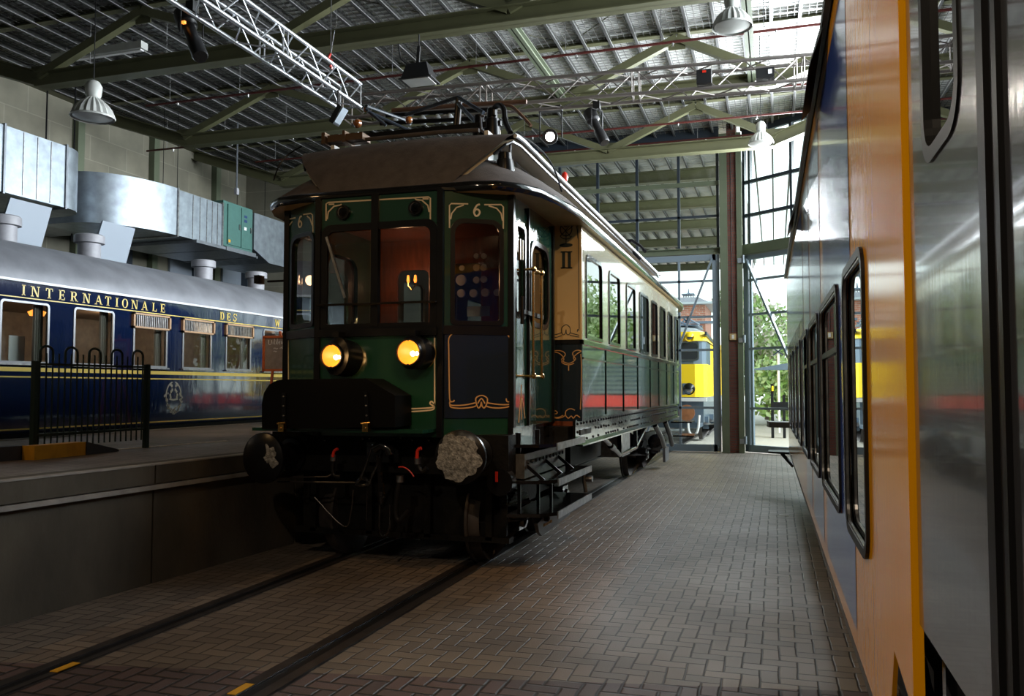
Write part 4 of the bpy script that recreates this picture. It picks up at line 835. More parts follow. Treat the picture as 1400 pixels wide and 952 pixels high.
# screw coupling, hook and hoses
cp_ = MB(); Yc = YF - .08
def pt(x, y, Y=Yc): return fY(x, y, Y)
cp_.tube([pt(512, 614), pt(522, 608), pt(532, 614), pt(534, 622)], .045, 10)
hook = cp_.box(XC - .16, XC + .16, YF + .05, YF + .13, .98, 1.16).build('draw_hook', M['black_shiny'], rc, True)
MB().tube(cr_([pt(508, 612), pt(503, 628), pt(497, 645), pt(490, 660)]), .014, 8).tube(cr_([pt(516, 622), pt(516, 635), pt(509, 650), pt(505, 662)]), .014, 8).tube(cr_([pt(487, 662), pt(493, 655), pt(501, 656), pt(503, 662), pt(495, 664), pt(487, 662)]), .02, 8).build('screw_link', M['black_shiny'], hook, True)
MB().tube(cr_([pt(522, 660), pt(524, 680), pt(521, 672)]), .02, 8).tube([pt(519, 625), pt(521, 690)], .022, 8).lathe(pt(521, 680), (0, 0, 1), [(0, .02), (.01, .035), (.05, .035), (.06, .02)], 8).tube(cr_([pt(519, 690), pt(519, 725), pt(525, 733), pt(532, 722), pt(533, 690)]), .011, 8).tube([pt(502, 672), pt(501, 712)], .008, 6).build('coupling_screw', M['black_shiny'], hook, True)
def hose(pts, r, rp, lab=None, red=None, par=rc):
    h = MB().tube(cr_([pt(*p) for p in pts], 6), r, 10).build('brake_hose', M['rubber'], par, True)
    MB().cyl(pt(*pts[0]) + Vector((0, 0, -.03)), pt(*pts[0]) + Vector((0, 0, .03)), r * 1.5).build('collar', M['steel'], h, True)
    if red: MB().tube(cr_([pt(x, y, Yc - .03) for x, y in red], 4), rp, 8).build('red_handle', M['red'], h, True, label='red cock handle')
hose([(547, 655), (543, 675), (541, 700), (545, 712), (552, 706), (560, 697)], .025, .006, red=[(545, 639), (552, 639), (560, 644), (566, 652)])
hose([(456, 626), (455, 640), (457, 650), (466, 652)], .022, .014, red=[(462, 614), (457, 617), (455, 625)])
hose([(571, 630), (573, 640), (578, 645), (584, 640)], .022, .016, red=[(576, 613), (571, 616), (570, 627)])
MB().tube([pt(388, 653), pt(448, 652), pt(455, 648)], .008, 6).tube([pt(380, 659), pt(488, 660)], .009, 6).tube(cr_([pt(430, 680), pt(470, 720), pt(480, 700), pt(483, 670)]), .006, 6).build('uncoupling_rod', M['rail'], rc, True)
# end lamp cylinder with red bar, right of the buffer
c = fY(683, 660, YF + .1); ec = MB().lathe(c, (0, 1, 0), [(0, .12), (.12, .12)], 20).build('end_lamp', M['black'], rc, True)
a = fY(679, 645, YF + .07); b = fY(679, 659, YF + .07); MB().bar(a, b, .022, .012, (0, -1, 0)).build('red_bar', M['red'], ec)
# life guard and front bogie plate
gd = MB().box(-4.45, -2.35, YF + .35, YF + .39, .30, 1.0).box(-4.5, -2.3, YF + .28, YF + .40, .26, .31)
for x_ in (-4.3, -3.7, -3.1, -2.5): gd.box(x_ - .03, x_ + .03, YF + .28, YF + .36, .28, .95)
gd.build('guard_plate', M['black_matt'], rc)
# --- underframe
for sx, X_ in ((1, XR - .03), (-1, XL + .03)):
    sb = MB().box(min(X_, X_ - .03 * sx), max(X_, X_ - .03 * sx), 8.75, YE, 1.06, 1.32).box(min(X_, X_ + .08 * sx), max(X_, X_ + .08 * sx), 8.75, YE, 1.045, 1.06).build('sole_bar', M['black_shiny'], rc)
    q = MB(); rd = random.Random(4); y = 8.85
    while y < YE - .1:
        for z in (1.10, 1.28) if rd.random() < .6 else (1.28, 1.2): q.lathe((X_, y + rd.uniform(-.02, .02), z), (sx, 0, 0), [(0, .017), (.008, .015), (.014, .004)], 6)
        if rd.random() < .5: q.lathe((X_, y, 1.19), (sx, 0, 0), [(0, .017), (.008, .015), (.014, .004)], 6)
        y += .16
    for yy in (8.95, 9.2): q.box(min(X_, X_ + .01 * sx), max(X_, X_ + .01 * sx), yy, yy + .3, 1.15, 1.21)
    q.build('bolt_heads', M['rubber'], sb)
    Xr = XR - .12 if sx > 0 else XL + .12
    A_ = [(10.6, 1.05), (11.9, .72), (13.3, .72), (14.6, 1.05)]
    MB().tube([(Xr, y, z) for y, z in A_], .032, 10).lathe((Xr, 11.3, .87), (0, 1.3, -.33), [(-.1, .045), (.1, .045)], 10).bar((Xr, 11.9, .74), (Xr, 11.9, 1.1), .06, .06).bar((Xr, 13.3, .74), (Xr, 13.3, 1.1), .06, .06).build('truss_rod', M['black_shiny'], rc, True)
MB().box(XL + .05, XR - .1, 8.7, YE, 1.10, 1.25).box(-4.3, -2.6, 10.9, 14.3, .62, 1.1).build('underframe', M['black_matt'], rc)
MB().box(-2.45, -2.14, 12.2, 12.9, .66, 1.05).build('battery_box', M['steel'], rc)
# step boards, right side
PSt = [(1.12, -1.93, 7.42, 8.72), (.80, -1.90, 7.35, 8.90), (.52, -1.88, 7.25, 8.80)]
stp = []
for zz, Xo, y0_, y1_ in PSt:
    o = MB().prism([(-2.28, y0_ - .12, zz), (Xo - .12, y0_ - .04, zz), (Xo, y0_ + .12, zz), (Xo, y1_, zz), (-2.28, y1_, zz)], (0, 0, .03)).build('step_board', M['black_shiny'], rc)
    MB().box(Xo, Xo + .012, y0_ + .12, y1_, zz - .03, zz + .035).build('tread_edge', M['steel'], o)
    stp.append(o)
for y_ in (7.45, 8.1, 8.6): MB().bar((-2.26, y_, .5), (-2.26, y_, 1.25), .02, .03, (1, 0, 0)).bar((-2.2, y_, .80), (-1.95, y_, .80), .02, .03).bar((-2.25, y_, 1.0), (-2.0, y_, .80), .02, .03).build('step_hanger', M['black'], rc)
MB().box(-2.32, -2.27, 7.30, 8.35, 1.14, 1.30).build('step_back_plate', M['black_shiny'], rc)
MB().box(-2.30, -2.18, 7.35, 8.9, .84, 1.06).build('step_riser', mat('dull_grey_riser', (.10, .10, .10), .4, metal=.3, var=.5, vscale=14), rc)
q = MB()
for i in range(11): q.lathe((-2.175, 7.45 + i * .13, .98), (1, 0, 0), [(0, .02), (.012, .018), (.015, .004)], 8)
q.build('riser_rivets', M['rubber'], rc)
# splash guard
gq = [(735, 726), (737, 716), (779, 684), (779, 704), (741, 733)]
G_ = Plane((-2.12, 0, 0), (0, 1, 0)); sg_ = MB().prism([G_.px(x, y) for x, y in [(735, 716), (752, 700), (779, 683), (779, 704), (741, 733), (737, 728)]], (-.03, 0, 0)).build('splash_guard', M['grey_plate'], rc, label='light grey guard plate with yellow stencil')
G_ = Plane((-2.119, 0, 0), (0, 1, 0)); G_.n = Vector((1, 0, 0))
q = MB()
for i in range(9):
    a = G_.px(743.5 + i * 1.3, 718.6 - i * .74); q.box(-2.118, -2.115, a.y - .012, a.y + .006, a.z - .012, a.z + .014)
q.build('stencil', M['kerb_yellow'], sg_)
for x_, y_ in ((745, 709), (760, 700), (773, 692)): c = G_.px(x_, y_); MB().lathe(c, (1, 0, 0), [(-.01, .03), (.04, .03), (.05, .01)], 10).build('knob', M['rubber'], sg_, True)
c = fX(798, 655, -1.95); MB().tube([c + Vector((-.15, -.05, .1)), c + Vector((0, 0, .06)), c, c + Vector((.02, .02, -.14))], .022, 10).lathe(c + Vector((.05, .02, 0)), (1, 0, 0), [(-.06, .035), (.04, .035)], 10).build('brake_lever', M['steel'], rc, True)
# bogies
def bogie(yc):
    b = MB()
    for X_ in (-4.35, -2.45): b.box(X_ - .03, X_ + .03, yc - 1.2, yc + 1.2, .55, .78)
    b.box(-4.35, -2.45, yc - .12, yc + .12, .5, .75)
    o = b.build('bogie', M['black_matt'], rc)
    for dy in (-.85, .85):
        wq = MB()
        for X_, s in ((-4.15, 1), (-2.66, -1)):
            wq.lathe((X_ - s * .06, yc + dy, .43), (s, 0, 0), [(0, .36), (.0, .40), (.10, .41), (.105, .44), (.13, .44), (.13, .1)], 32)
        wq.cyl((-4.3, yc + dy, .43), (-2.5, yc + dy, .43), .07)
        wq.build('wheelset', M['rail'], o, True)
        for X_, s in ((-4.42, -1), (-2.38, 1)):
            MB().box(X_ - .08, X_ + .08, yc + dy - .12, yc + dy + .12, .33, .55).lathe((X_ + s * .08, yc + dy, .43), (s, 0, 0), [(0, .09), (.03, .08), (.04, .02)], 12).build('axle_box', M['black_shiny'], o, True)
            sp2 = MB()
            for t in range(5): sp2.box(X_ - .04, X_ + .04, yc + dy - .36 + t * .06, yc + dy + .36 - t * .06, .58 + t * .022, .60 + t * .022)
            sp2.build('leaf_spring', M['black_matt'], o)
bogie(8.55); bogie(16.6)
MB().lathe((-2.2, 16.5, .62), (0, 1, 0), [(-.25, .1), (-.2, .16), (.2, .16), (.25, .1)], 16).tube([(-2.1, 15.4, 1.0), (-2.05, 15.9, .75), (-2.05, 16.3, .55)], .05, 10).tube([(-2.1, 16.9, 1.0), (-2.05, 17.3, .7), (-2.05, 17.6, .5)], .05, 10).build('motor_casing', M['black_shiny'], rc, True)
MB().box(-2.2, -2.15, 17.3, 17.9, .16, .44).build('splash_guard', M['grey_plate'], rc)
# rear steps and rear buffers
for zz, Xo in ((.9, -1.75), (.6, -1.7)): MB().box(-2.2, Xo, 18.7, 19.6, zz, zz + .03).build('step_board', M['black_shiny'], rc)
MB().lathe((-2.55, 20.3, 1.05), (0, -1, 0), [(0, .01), (.01, .22), (.05, .22), (.06, .09), (.4, .11)], 24).lathe((-4.3, 20.3, 1.05), (0, -1, 0), [(0, .01), (.01, .22), (.05, .22), (.06, .09), (.4, .11)], 24).build('rear_buffers', M['black'], rc, True)
# --- roof equipment
ZR = 4.24
pg = MB(); 
for X_ in (-4.35, -2.75): pg.bar((X_, 7.85, 4.30), (X_, 10.6, 4.36), .05, .06)
for y_ in (7.95, 8.6, 9.4, 10.2): pg.bar((-4.5, y_, 4.33), (-2.6, y_, 4.33), .05, .05)
pgo = pg.build('pantograph', M['rubber'], rc)
Yp = 8.7
def tb(name, strokes, r, m_, Y=Yp, par=pgo, sm=False, label=None):
    q = MB()
    for s in strokes:
        pts = [fY(p[0], p[1], p[2] if len(p) > 2 else Y) for p in s]
        q.tube(cr_(pts, 5) if sm else pts, r, 8)
    return q.build(name, m_, par, True, label=label)
tb('lower_arm', [[(501, 145, 8.2), (562, 167, 9.2)], [(502, 152, 8.2), (561, 179, 8.6)], [(500, 149, 8.2), (528, 172, 8.3)]], .018, M['frame_dark'])
tb('upper_arm', [[(555, 157, 9.0), (626, 133, 8.7)], [(626, 133, 8.7), (661, 154, 8.5)], [(626, 141, 8.7), (649, 166, 8.3)]], .022, M['frame_dark'])
tb('support_post', [[(626, 134), (622, 176)], [(629, 140), (626, 176)]], .026, M['rubber'])
tb('busbar', [[(528, 158, 9.8), (668, 150, 9.8)], [(520, 169, 9.6), (672, 161, 9.6)]], .028, M['black'])
tb('busbar', [[(536, 151, 10.4), (640, 143, 10.4), (720, 139, 10.4)]], .03, mat('copper_brown_bar', (.13, .065, .035), .5, var=.3))
tb('conduit', [[(440, 196, 7.7), (520, 189, 7.7), (600, 181, 7.7), (655, 178, 7.7)]], .022, M['roof_brown'])
for i, x_ in enumerate((540, 558, 578, 598, 615)):
    c = fY(x_, 160 - i * 1.2, 9.8); MB().lathe(c + Vector((0, 0, -.12)), (0, 0, 1), [(0, .03), (.02, .05), (.05, .03), (.07, .05), (.1, .03), (.12, .02)], 12).build('insulator', M['loco_light'], pgo, True)
for x_, y_, Y_, s in ((489, 169, 7.9, .050), (559, 164, 8.8, .045), (500, 150, 8.25, .028)):
    c = fY(x_, y_, Y_); MB().lathe(c + Vector((0, -s, 0)), (0, 1, 0), [(0, .005), (s * .3, s * .7), (s, s), (s * 1.7, s * .7), (s * 2, .3 * s)], 16).build('insulator', M['insul'], pgo, True, label='round brown porcelain insulator')
MB().box(-4.38, -3.98, 7.62, 7.8, 4.20, 4.27).box(-4.44, -4.40, 7.6, 7.82, 4.18, 4.30).box(-4.2, -4.17, 7.6, 7.82, 4.18, 4.30).build('terminal_block', mat('brown_iron', (.16, .10, .06), .5, metal=.4), rc)
def cowl(x, y0, y1, Y_, r0, r1, nm='roof_cowl'):
    a = fY(x, y1, Y_); b = fY(x, y0, Y_); h_ = b.z - a.z
    return MB().lathe(a, (0, 0, 1), [(-.06, r0), (0, r0), (h_ * .55, r0 * .85), (h_ * .58, r1), (h_ * .95, r1 * .95), (h_, r1 * .7)], 20).build(nm, M['black'], rc, True)
cowl(673, 148, 183, 7.95, .085, .055); cowl(655, 157, 182, 8.1, .07, .055); cowl(690, 209, 232, 7.55, .095, .07, 'conduit_gland')
tb('thick_cable', [[(675, 158, 7.9), (676, 148, 7.9), (683, 144, 7.85), (689, 150, 7.8), (691, 166, 7.75), (698, 182, 7.65)]], .028, M['rubber'], par=rc, sm=True)
tb('conduit', [[(662, 158, 7.8), (657, 160, 7.8), (658, 178, 7.6), (664, 183, 7.6), (688, 212, 7.55)], [(698, 186, 7.6), (697, 212, 7.55)]], .014, mat('conduit_grey', (.10, .10, .11), .5), par=rc, sm=False, label='grey roof conduit down to the gland')
tb('contact_bow', [[(680, 144, 9.5), (698, 145, 9.5), (712, 157, 9.4), (726, 172, 9.3)]], .02, mat('copper_brown_bar', (.28, .12, .05)), par=pgo, sm=True)
tb('rain_wire', [[(413, 200, 7.55), (396, 210, 7.55), (382, 226, 7.5), (374, 247, 7.5)]], .008, M['rubber'], par=rc, sm=True)
tb('rain_wire', [[(700, 184, 7.6), (718, 189, 7.8), (742, 208, 8.2), (758, 232, 8.5), (768, 262, 8.7)]], .010, M['rubber'], par=rc, sm=True)
c = fX(772, 242, -2.33); MB().lathe(c, (0, 0, 1), [(-.05, .03), (.0, .045), (.04, .03), (.06, .01)], 10).build('roof_lamp', M['red'], rc, True)
tb('aft_roof_gear', [[(852, 330, 14.5), (864, 329, 14.5), (876, 337, 14.4), (882, 344, 14.3)], [(856, 334, 14.5), (876, 355, 14.5)]], .03, M['rubber'], par=rc)
c = fX(389, 385, -5.15) if False else fY(362, 384, 7.6)
mm = MB().tube([fY(388, 384, 7.5), fY(366, 385, 7.5)], .012, 8).box(c.x - .03, c.x + .03, 7.45, 7.55, c.z - .045, c.z + .04).build('side_mirror_arm', M['black'], rc)
# ================================================================== BLUE DINING COACH (left)
XBc, ZS0, ZS1 = -10.1, 1.03, 3.16
cx0, cx1 = 1.2, 22.0
co = thing('dining_coach', 'long dark blue passenger coach with yellow lettering and silver grey roof behind the platform', 'coach', (-11.5, 11.6, 0))
PC = Plane((XBc, 0, 0), (0, 1, 0)); PC.n = Vector((1, 0, 0))
cw = [(8.85, 9.66), (10.12, 10.92), (11.36, 12.16), (12.57, 13.37), (13.81, 14.61), (15.05, 15.85), (16.3, 17.1), (17.55, 18.35), (18.8, 19.6), (20.0, 20.8), (7.6, 8.4), (6.35, 7.15), (5.1, 5.9), (3.85, 4.65), (2.6, 3.4)]
sh = MB().plate([rect(cx0, cx1, ZS0, ZS1)] + [rrect(a, b, 2.02, 2.88, .05, 3, .01) for a, b in cw], PC, .05).build('side_wall', M['coach_blue'], co)
MB().plate([rect(cx0, cx1, ZS0, ZS1)] + [rrect(a, b, 2.02, 2.88, .05, 3, .01) for a, b in cw], Plane((-12.9, 0, 0), (0, 1, 0)), .05).build('far_side_wall', M['coach_blue'], co)
MB().box(-12.9, XBc - .05, cx0, cx0 + .05, 1.03, 3.1).box(-12.9, XBc - .05, cx1 - .05, cx1, 1.03, 3.1).box(-12.85, XBc - .06, cx0, cx1, 1.03, 1.15).build('end_walls', M['coach_blue'], co)
MB().box(-12.0, -11.9, cx0 + .1, cx1 - .1, 1.15, 2.0).box(-12.85, XBc - .06, cx0, cx1, 3.0, 3.05).box(-12.84, -12.8, cx0, cx1, 1.15, 3.0).build('interior_panelling', mat('panelled_brown', (.22, .15, .10), .4, var=.3), co)
cur = MB(); 
for a, b in cw:
    for q in (a - .02, b - .14):
        for t in range(4): cur.tube([(XBc - .14, q + .02 + t * .04, 2.0), (XBc - .14, q + .02 + t * .04, 2.92)], .024, 6)
cur.build('curtains', mat('grey_curtain', (.20, .17, .14), .8), co)
for i, (a, b) in enumerate(cw):
    f_ = MB().plate([rrect(a - .01, b + .01, 2.01, 2.89, .06, 3, .01), rrect(a + .025, b - .025, 2.04, 2.86, .04, 3, .01)], PC, .02); f_.v = [p + Vector((.012, 0, 0)) for p in f_.v]
    fo = f_.build('coach_window', mat('coach_window_bead', (.30, .31, .33), .4, metal=.5), co)
    MB().box(XBc - .03, XBc - .025, a, b, 2.02, 2.88).build('pane', M['glass'], fo)
    MB().box(XBc - .005, XBc + .05, a - .03, b + .03, 1.985, 2.012).build('sill', M['steel'], fo)
    if i in (2, 3, 4, 6):
        v_ = MB().box(XBc, XBc + .05, a - .05, b + .05, 2.88, 2.91).box(XBc, XBc + .05, a - .05, b + .05, 2.66, 2.69).box(XBc, XBc + .05, a - .05, a - .01, 2.66, 2.91).box(XBc, XBc + .05, b + .01, b + .05, 2.66, 2.91)
        v_ = v_.build('vent_frame', mat('pale_teak', (.50, .30, .16), .4), co); q = MB(); y = a
        while y < b: q.box(XBc + .01, XBc + .03, y, y + .012, 2.69, 2.88); y += .045
        q.build('louvres', M['steel'], v_)
for nm, z0, z1, m_ in (('waist_band', 1.895, 1.955, 'coach_yellow'), ('waist_line', 1.81, 1.83, 'coach_yellow'), ('upper_line', 2.928, 2.943, 'coach_yellow'), ('lower_line', 1.075, 1.095, 'coach_yellow')):
    MB().box(XBc, XBc + .006, cx0, cx1, z0, z1).build(nm, M[m_], co, label='yellow painted line')
MB().box(XBc - .02, XBc + .03, cx0, cx1, 3.155, 3.19).build('roof_gutter', M['roof_white'], co)
MB().box(XBc - .1, XBc - .02, cx0, cx1, .80, 1.03).box(-12.8, -10.3, 3, 5.4, .3, 1.0).box(-12.8, -10.3, 17, 19.4, .3, 1.0).build('underframe', M['black_matt'], co)
rows = []
for y in [cx0 - .1 + i * (cx1 - cx0 + .2) / 14 for i in range(15)]:
    rows.append([Vector((-11.5 + 1.43 * math.cos(R(a)), y, 3.17 + .76 * math.sin(R(a)))) for a in range(0, 181, 9)])
MB().grid(rows).build('roof', M['coach_roof'], co, True, ang=80)
for px_, py_, w_ in ((5, 312, 38), (122, 338, 42), (278, 372, 34), (350, 386, 32), (-120, 300, 40)):
    p_ = fX(px_, py_, -11.6); r_c = .19
    o = MB().lathe((p_.x, p_.y, 3.80), (0, 0, 1), [(0, r_c), (.42, r_c), (.43, r_c * 1.32), (.56, r_c * 1.32), (.58, r_c * 1.2)], 24).build('roof_ventilator', M['cap_grey'], co, True)
# serif lettering made of strokes
def glyph(ch):
    T, t, s = .17, .07, .09
    def stem(x): return [[(x - T / 2, 0), (x + T / 2, 0), (x + T / 2, 1), (x - T / 2, 1)]]
    def ser(x, y, w_=.34): return [[(x - w_ / 2, y), (x + w_ / 2, y), (x + w_ / 2, y + s), (x - w_ / 2, y + s)]]
    def arc(cx, cy, rx, ry, a0, a1, w0=T, w1=t, n=14):
        o = []; 
        pts = []
        for i in range(n + 1):
            a = R(a0 + (a1 - a0) * i / n); k = abs(math.cos(a)); w_ = w1 + (w0 - w1) * k
            pts.append(((cx + rx * math.cos(a), cy + ry * math.sin(a)), (cx + (rx - w_) * math.cos(a), cy + (ry - max(w_ * .75, t)) * math.sin(a))))
        for p, q in zip(pts[:-1], pts[1:]): o.append([p[0], q[0], q[1], p[1]])
        return o
    def bar(x0, x1, y): return [[(x0, y), (x1, y), (x1, y + s), (x0, y + s)]]
    def dg(x0, y0, x1, y1, w_): return [[(x0 - w_ / 2, y0), (x0 + w_ / 2, y0), (x1 + w_ / 2, y1), (x1 - w_ / 2, y1)]]
    if ch == 'I': return stem(.2) + ser(.2, 0) + ser(.2, 1 - s), .4
    if ch == 'N': return dg(.15, 0, .15, 1, t) + dg(.75, 0, .75, 1, t) + dg(.2, 1, .7, 0, T) + ser(.15, 0, .28) + ser(.12, 1 - s, .28) + ser(.75, 1 - s, .28), .9
    if ch == 'T': return stem(.38) + ser(.38, 0) + bar(.02, .74, 1 - s) + dg(.05, .72, .05, 1, t) + dg(.71, .72, .71, 1, t), .76
    if ch == 'E': return stem(.18) + bar(.02, .66, 0) + bar(.02, .64, 1 - s) + bar(.2, .5, .46) + dg(.63, 0, .63, .28, t) + dg(.61, .74, .61, 1, t) + dg(.49, .36, .49, .64, t), .7
    if ch == 'L': return stem(.18) + bar(.02, .66, 0) + ser(.18, 1 - s) + dg(.63, 0, .63, .32, t), .7
    if ch == 'R': return stem(.18) + ser(.18, 0) + bar(.02, .42, 1 - s) + bar(.2, .42, .45) + arc(.40, .74, .28, .26, -90, 90) + dg(.44, .48, .70, 0, T) + ser(.72, 0, .22), .82
    if ch == 'A': return dg(.42, 1, .12, 0, t) + dg(.42, 1, .72, 0, T) + bar(.2, .62, .3) + ser(.12, 0, .26) + ser(.74, 0, .28), .88
    if ch == 'O': return arc(.40, .5, .38, .5, 0, 360, n=28), .8
    if ch == 'D': return stem(.18) + bar(.02, .4, 0) + bar(.02, .4, 1 - s) + arc(.36, .5, .38, .5, -90, 90), .78
    if ch == 'S': return arc(.33, .74, .28, .26, 20, 270, t + .02, .10) + arc(.33, .27, .30, .27, -160, 90, t + .06, .10) + dg(.60, .72, .60, .98, t) + dg(.05, .02, .05, .3, t), .66
    if ch == 'W': return dg(.12, 1, .36, 0, T) + dg(.36, 0, .58, 1, t) + dg(.54, 1, .78, 0, T) + dg(.78, 0, 1.0, 1, t) + ser(.12, 1 - s, .3) + ser(.56, 1 - s, .3) + ser(1.0, 1 - s, .26), 1.1
    return [], .5
LET = [('I', 32), ('N', 48), ('T', 67), ('E', 84.3), ('R', 101), ('N', 118), ('A', 134.6), ('T', 147.4), ('I', 159.4), ('O', 170.5), ('N', 183.8), ('A', 197.5), ('L', 211), ('E', 222.3), ('D', 303.4), ('E', 312.3), ('S', 320.8), ('W', 379)]
for ch, px_ in LET:
    yc = fX(px_, 396 + (px_ - 30) * .143, XBc).y; polys, wd = glyph(ch); hgt = .150; z0 = 2.968; mb = MB(); wx = .172
    for pl_ in polys: mb.prism([(XBc + .002, yc + (x - wd / 2) * wx, z0 + y * hgt) for x, y in pl_], (.005, 0, 0))
    mb.build('lettering', M['coach_yellow'], co, label='yellow letter ' + ch)
# crest
cr0 = MB(); cc = Vector((XBc, 12.36, 1.50)); rd = random.Random(2)
for sg in (1, -1):
    arcp = [cc + Vector((0, sg * .19 * math.cos(a), .03 + .24 * math.sin(a))) for a in [R(-5 + i * 12) for i in range(8)]]
    cr0.ribbon(arcp, .024, PC)
    for i in range(26):
        a = R(-95 + i * 4.2); q = cc + Vector((.003, sg * (.16 + rd.uniform(-.03, .05)) * math.cos(a) * 1.15, .02 + (.26 + rd.uniform(-.04, .05)) * math.sin(a)))
        b = rd.uniform(0, 6.28); s_ = rd.uniform(.018, .03); cr0.prism([q + Vector((0, math.cos(b + k) * s_ * (.45 if k % 2 else 1), math.sin(b + k) * s_)) for k in (0, 1.57, 3.14, 4.71)], (.003, 0, 0))
    for dz, dy in ((.10, .07), (.04, .09), (.13, .04), (.0, .08), (.20, .05), (.22, .08)):
        q = cc + Vector((.003, sg * dy, dz)); cr0.prism([q + Vector((0, math.cos(b) * .026, math.sin(b) * .03)) for b in (0, 1.2, 2.4, 3.9, 5)], (.003, 0, 0))
cr0.ribbon([cc + Vector((0, -.11, -.03)), cc + Vector((0, 0, -.045)), cc + Vector((0, .11, -.03))], .03, PC)
cr0.build('crest', mat('tarnished_silver_gilt', (.42, .38, .30), .35, metal=.6), co, label='gilt crest with two lions inside a wreath')
# table lamps and ceiling lamps glimpsed through the windows
for y_, z_ in ((9.0, 2.80), (9.3, 2.78), (10.2, 2.78)):
    la = MB().lathe((-10.9, y_, z_), (0, 0, 1), [(0, .10), (.06, .13), (.10, .05)], 16).build('ceiling_lamp', M['table_lamp'], co, True, label='orange glowing ceiling lamp')
for y_ in (5.5, 9.3, 12.0, 14.6, 17.4):
    l = bpy.data.lights.new('coach_lamp_light', 'POINT'); l.energy = 14; l.color = (1, .72, .5); l.shadow_soft_size = .15
    o = bpy.data.objects.new('coach_lamp_light', l); C.objects.link(o); o.location = (-11.2, y_, 2.75)
mb = MB().box(-10.5, -10.49, 9.35, 9.62, 2.02, 2.42).build('window_notice', M['sheet'], co)

# chalkboard on easel
ch_ = thing('chalkboard', 'orange framed chalkboard on an easel standing on the platform by the blue coach', 'chalkboard', (-9.35, 12.9, 1.0))
PB = Plane((0, 12.9, 0), (1, 0, 0)); PB.n = Vector((0, -1, 0))
c0 = PB.px(360.5, 461); c1 = PB.px(360.5, 506.5); x0 = c0.x; x1 = x0 + .62
MB().box(x0, x1, 12.9, 12.92, c1.z, c0.z).build('board', M['chalk'], ch_)
MB().box(x0 - .01, x1 + .01, 12.88, 12.93, c0.z - .02, c0.z + .02).box(x0 - .01, x1 + .01, 12.88, 12.93, c1.z - .02, c1.z + .02).box(x0 - .01, x0 + .03, 12.88, 12.93, c1.z, c0.z).box(x1 - .03, x1 + .01, 12.88, 12.93, c1.z, c0.z).build('frame', M['orange_wood'], ch_)
MB().bar((x0 + .22, 12.86, c1.z), (x0 + .16, 12.8, 1.0), .04, .03).build('leg', M['orange_wood'], ch_); MB().bar((x1 - .12, 12.88, c1.z), (x1 - .06, 12.8, 1.0), .04, .03).build('leg', M['orange_wood'], ch_); MB().bar((x0 + .3, 12.95, c0.z + .1), (x0 + .32, 13.3, 1.0), .035, .03).build('rear_leg', M['orange_wood'], ch_)
wr_ = MB()
UI = [[(367.5, 465), (367.3, 470), (369, 471.5), (371, 470), (371.5, 465)], [(373.2, 467.5), (373.2, 471)], [(375.5, 463.5), (375.3, 470), (376.5, 471)], [(374.3, 466.3), (377, 466)], [(378, 471), (379.5, 463), (379, 470), (380, 471)], [(381, 469), (383, 467.7), (381.7, 466.5), (381, 469), (383, 471)], [(386, 467), (384.5, 468), (385, 470.5), (386.5, 468), (386.5, 474), (385, 475)], [(374, 477), (376, 476), (378, 477.2), (380, 476.3)], [(382.5, 476.5), (385, 475.6), (386.5, 477)], [(374, 481), (375.5, 480), (377, 481.2), (378.5, 480.4)]]
for st in UI: wr_.ribbon(cr_([PB.px(x, y) for x, y in st], 4), .010, PB)
wr_.build('chalk_writing', M['white_paint'], ch_)

# railing on the platform
a0 = fZ(45, 625, 1.0); a1 = fZ(199, 612.5, 1.0); fd = (a1 - a0); fl = fd.length; fu_ = fd.normalized()
fe = thing('railing', 'dark green metal railing with hooped top standing on the platform', 'railing', (a0.x, a0.y, 1.0))
PFn = Plane(a0, fu_); 
if PFn.n.y > 0: PFn.n = -PFn.n
zt = PFn.px(45, 495).z; zt2 = PFn.px(199, 502).z; print('fence', a0, a1, zt, zt2)
def fp(s, z, d=0): return Vector((a0.x, a0.y, 0)) + fu_ * s + Vector((0, 0, z))
for s in (0, fl): MB().bar(fp(s, 1.0), fp(s, zt + .01), .05, .05, (0, 1, 0)).build('post', M['fence'], fe)
zb = PFn.px(45, 595).z
MB().bar(fp(0, zt - .02), fp(fl, zt - .02), .03, .022).build('top_rail', M['fence'], fe); MB().bar(fp(0, zb), fp(fl, zb), .03, .022).build('bottom_rail', M['fence'], fe)
nb = 19; ss = [(i + .7) * fl / (nb + .6) for i in range(nb)]; hoops = [(0, 2), (4, 6), (8, 10), (11, 13), (14, 16)]
hoops = [(0, 2), (4, 6), (8, 10), (12, 14), (16, 18)]; inh = {k for h_ in hoops for k in h_}
for i, s in enumerate(ss):
    MB().tube([fp(s, zb - .12), fp(s, zt + (.0 if i in inh else .09))], .008, 6).build('bar', M['fence'], fe)
for a, b in hoops:
    c_ = (ss[a] + ss[b]) / 2; w_ = (ss[b] - ss[a]) / 2
    MB().tube([fp(c_ - w_, zt)] + [fp(c_ - w_ * math.cos(t), zt + .10 + w_ * .85 * math.sin(t)) for t in [i * math.pi / 10 for i in range(11)]] + [fp(c_ + w_, zt)], .013, 6).build('hoop', M['fence'], fe, True)
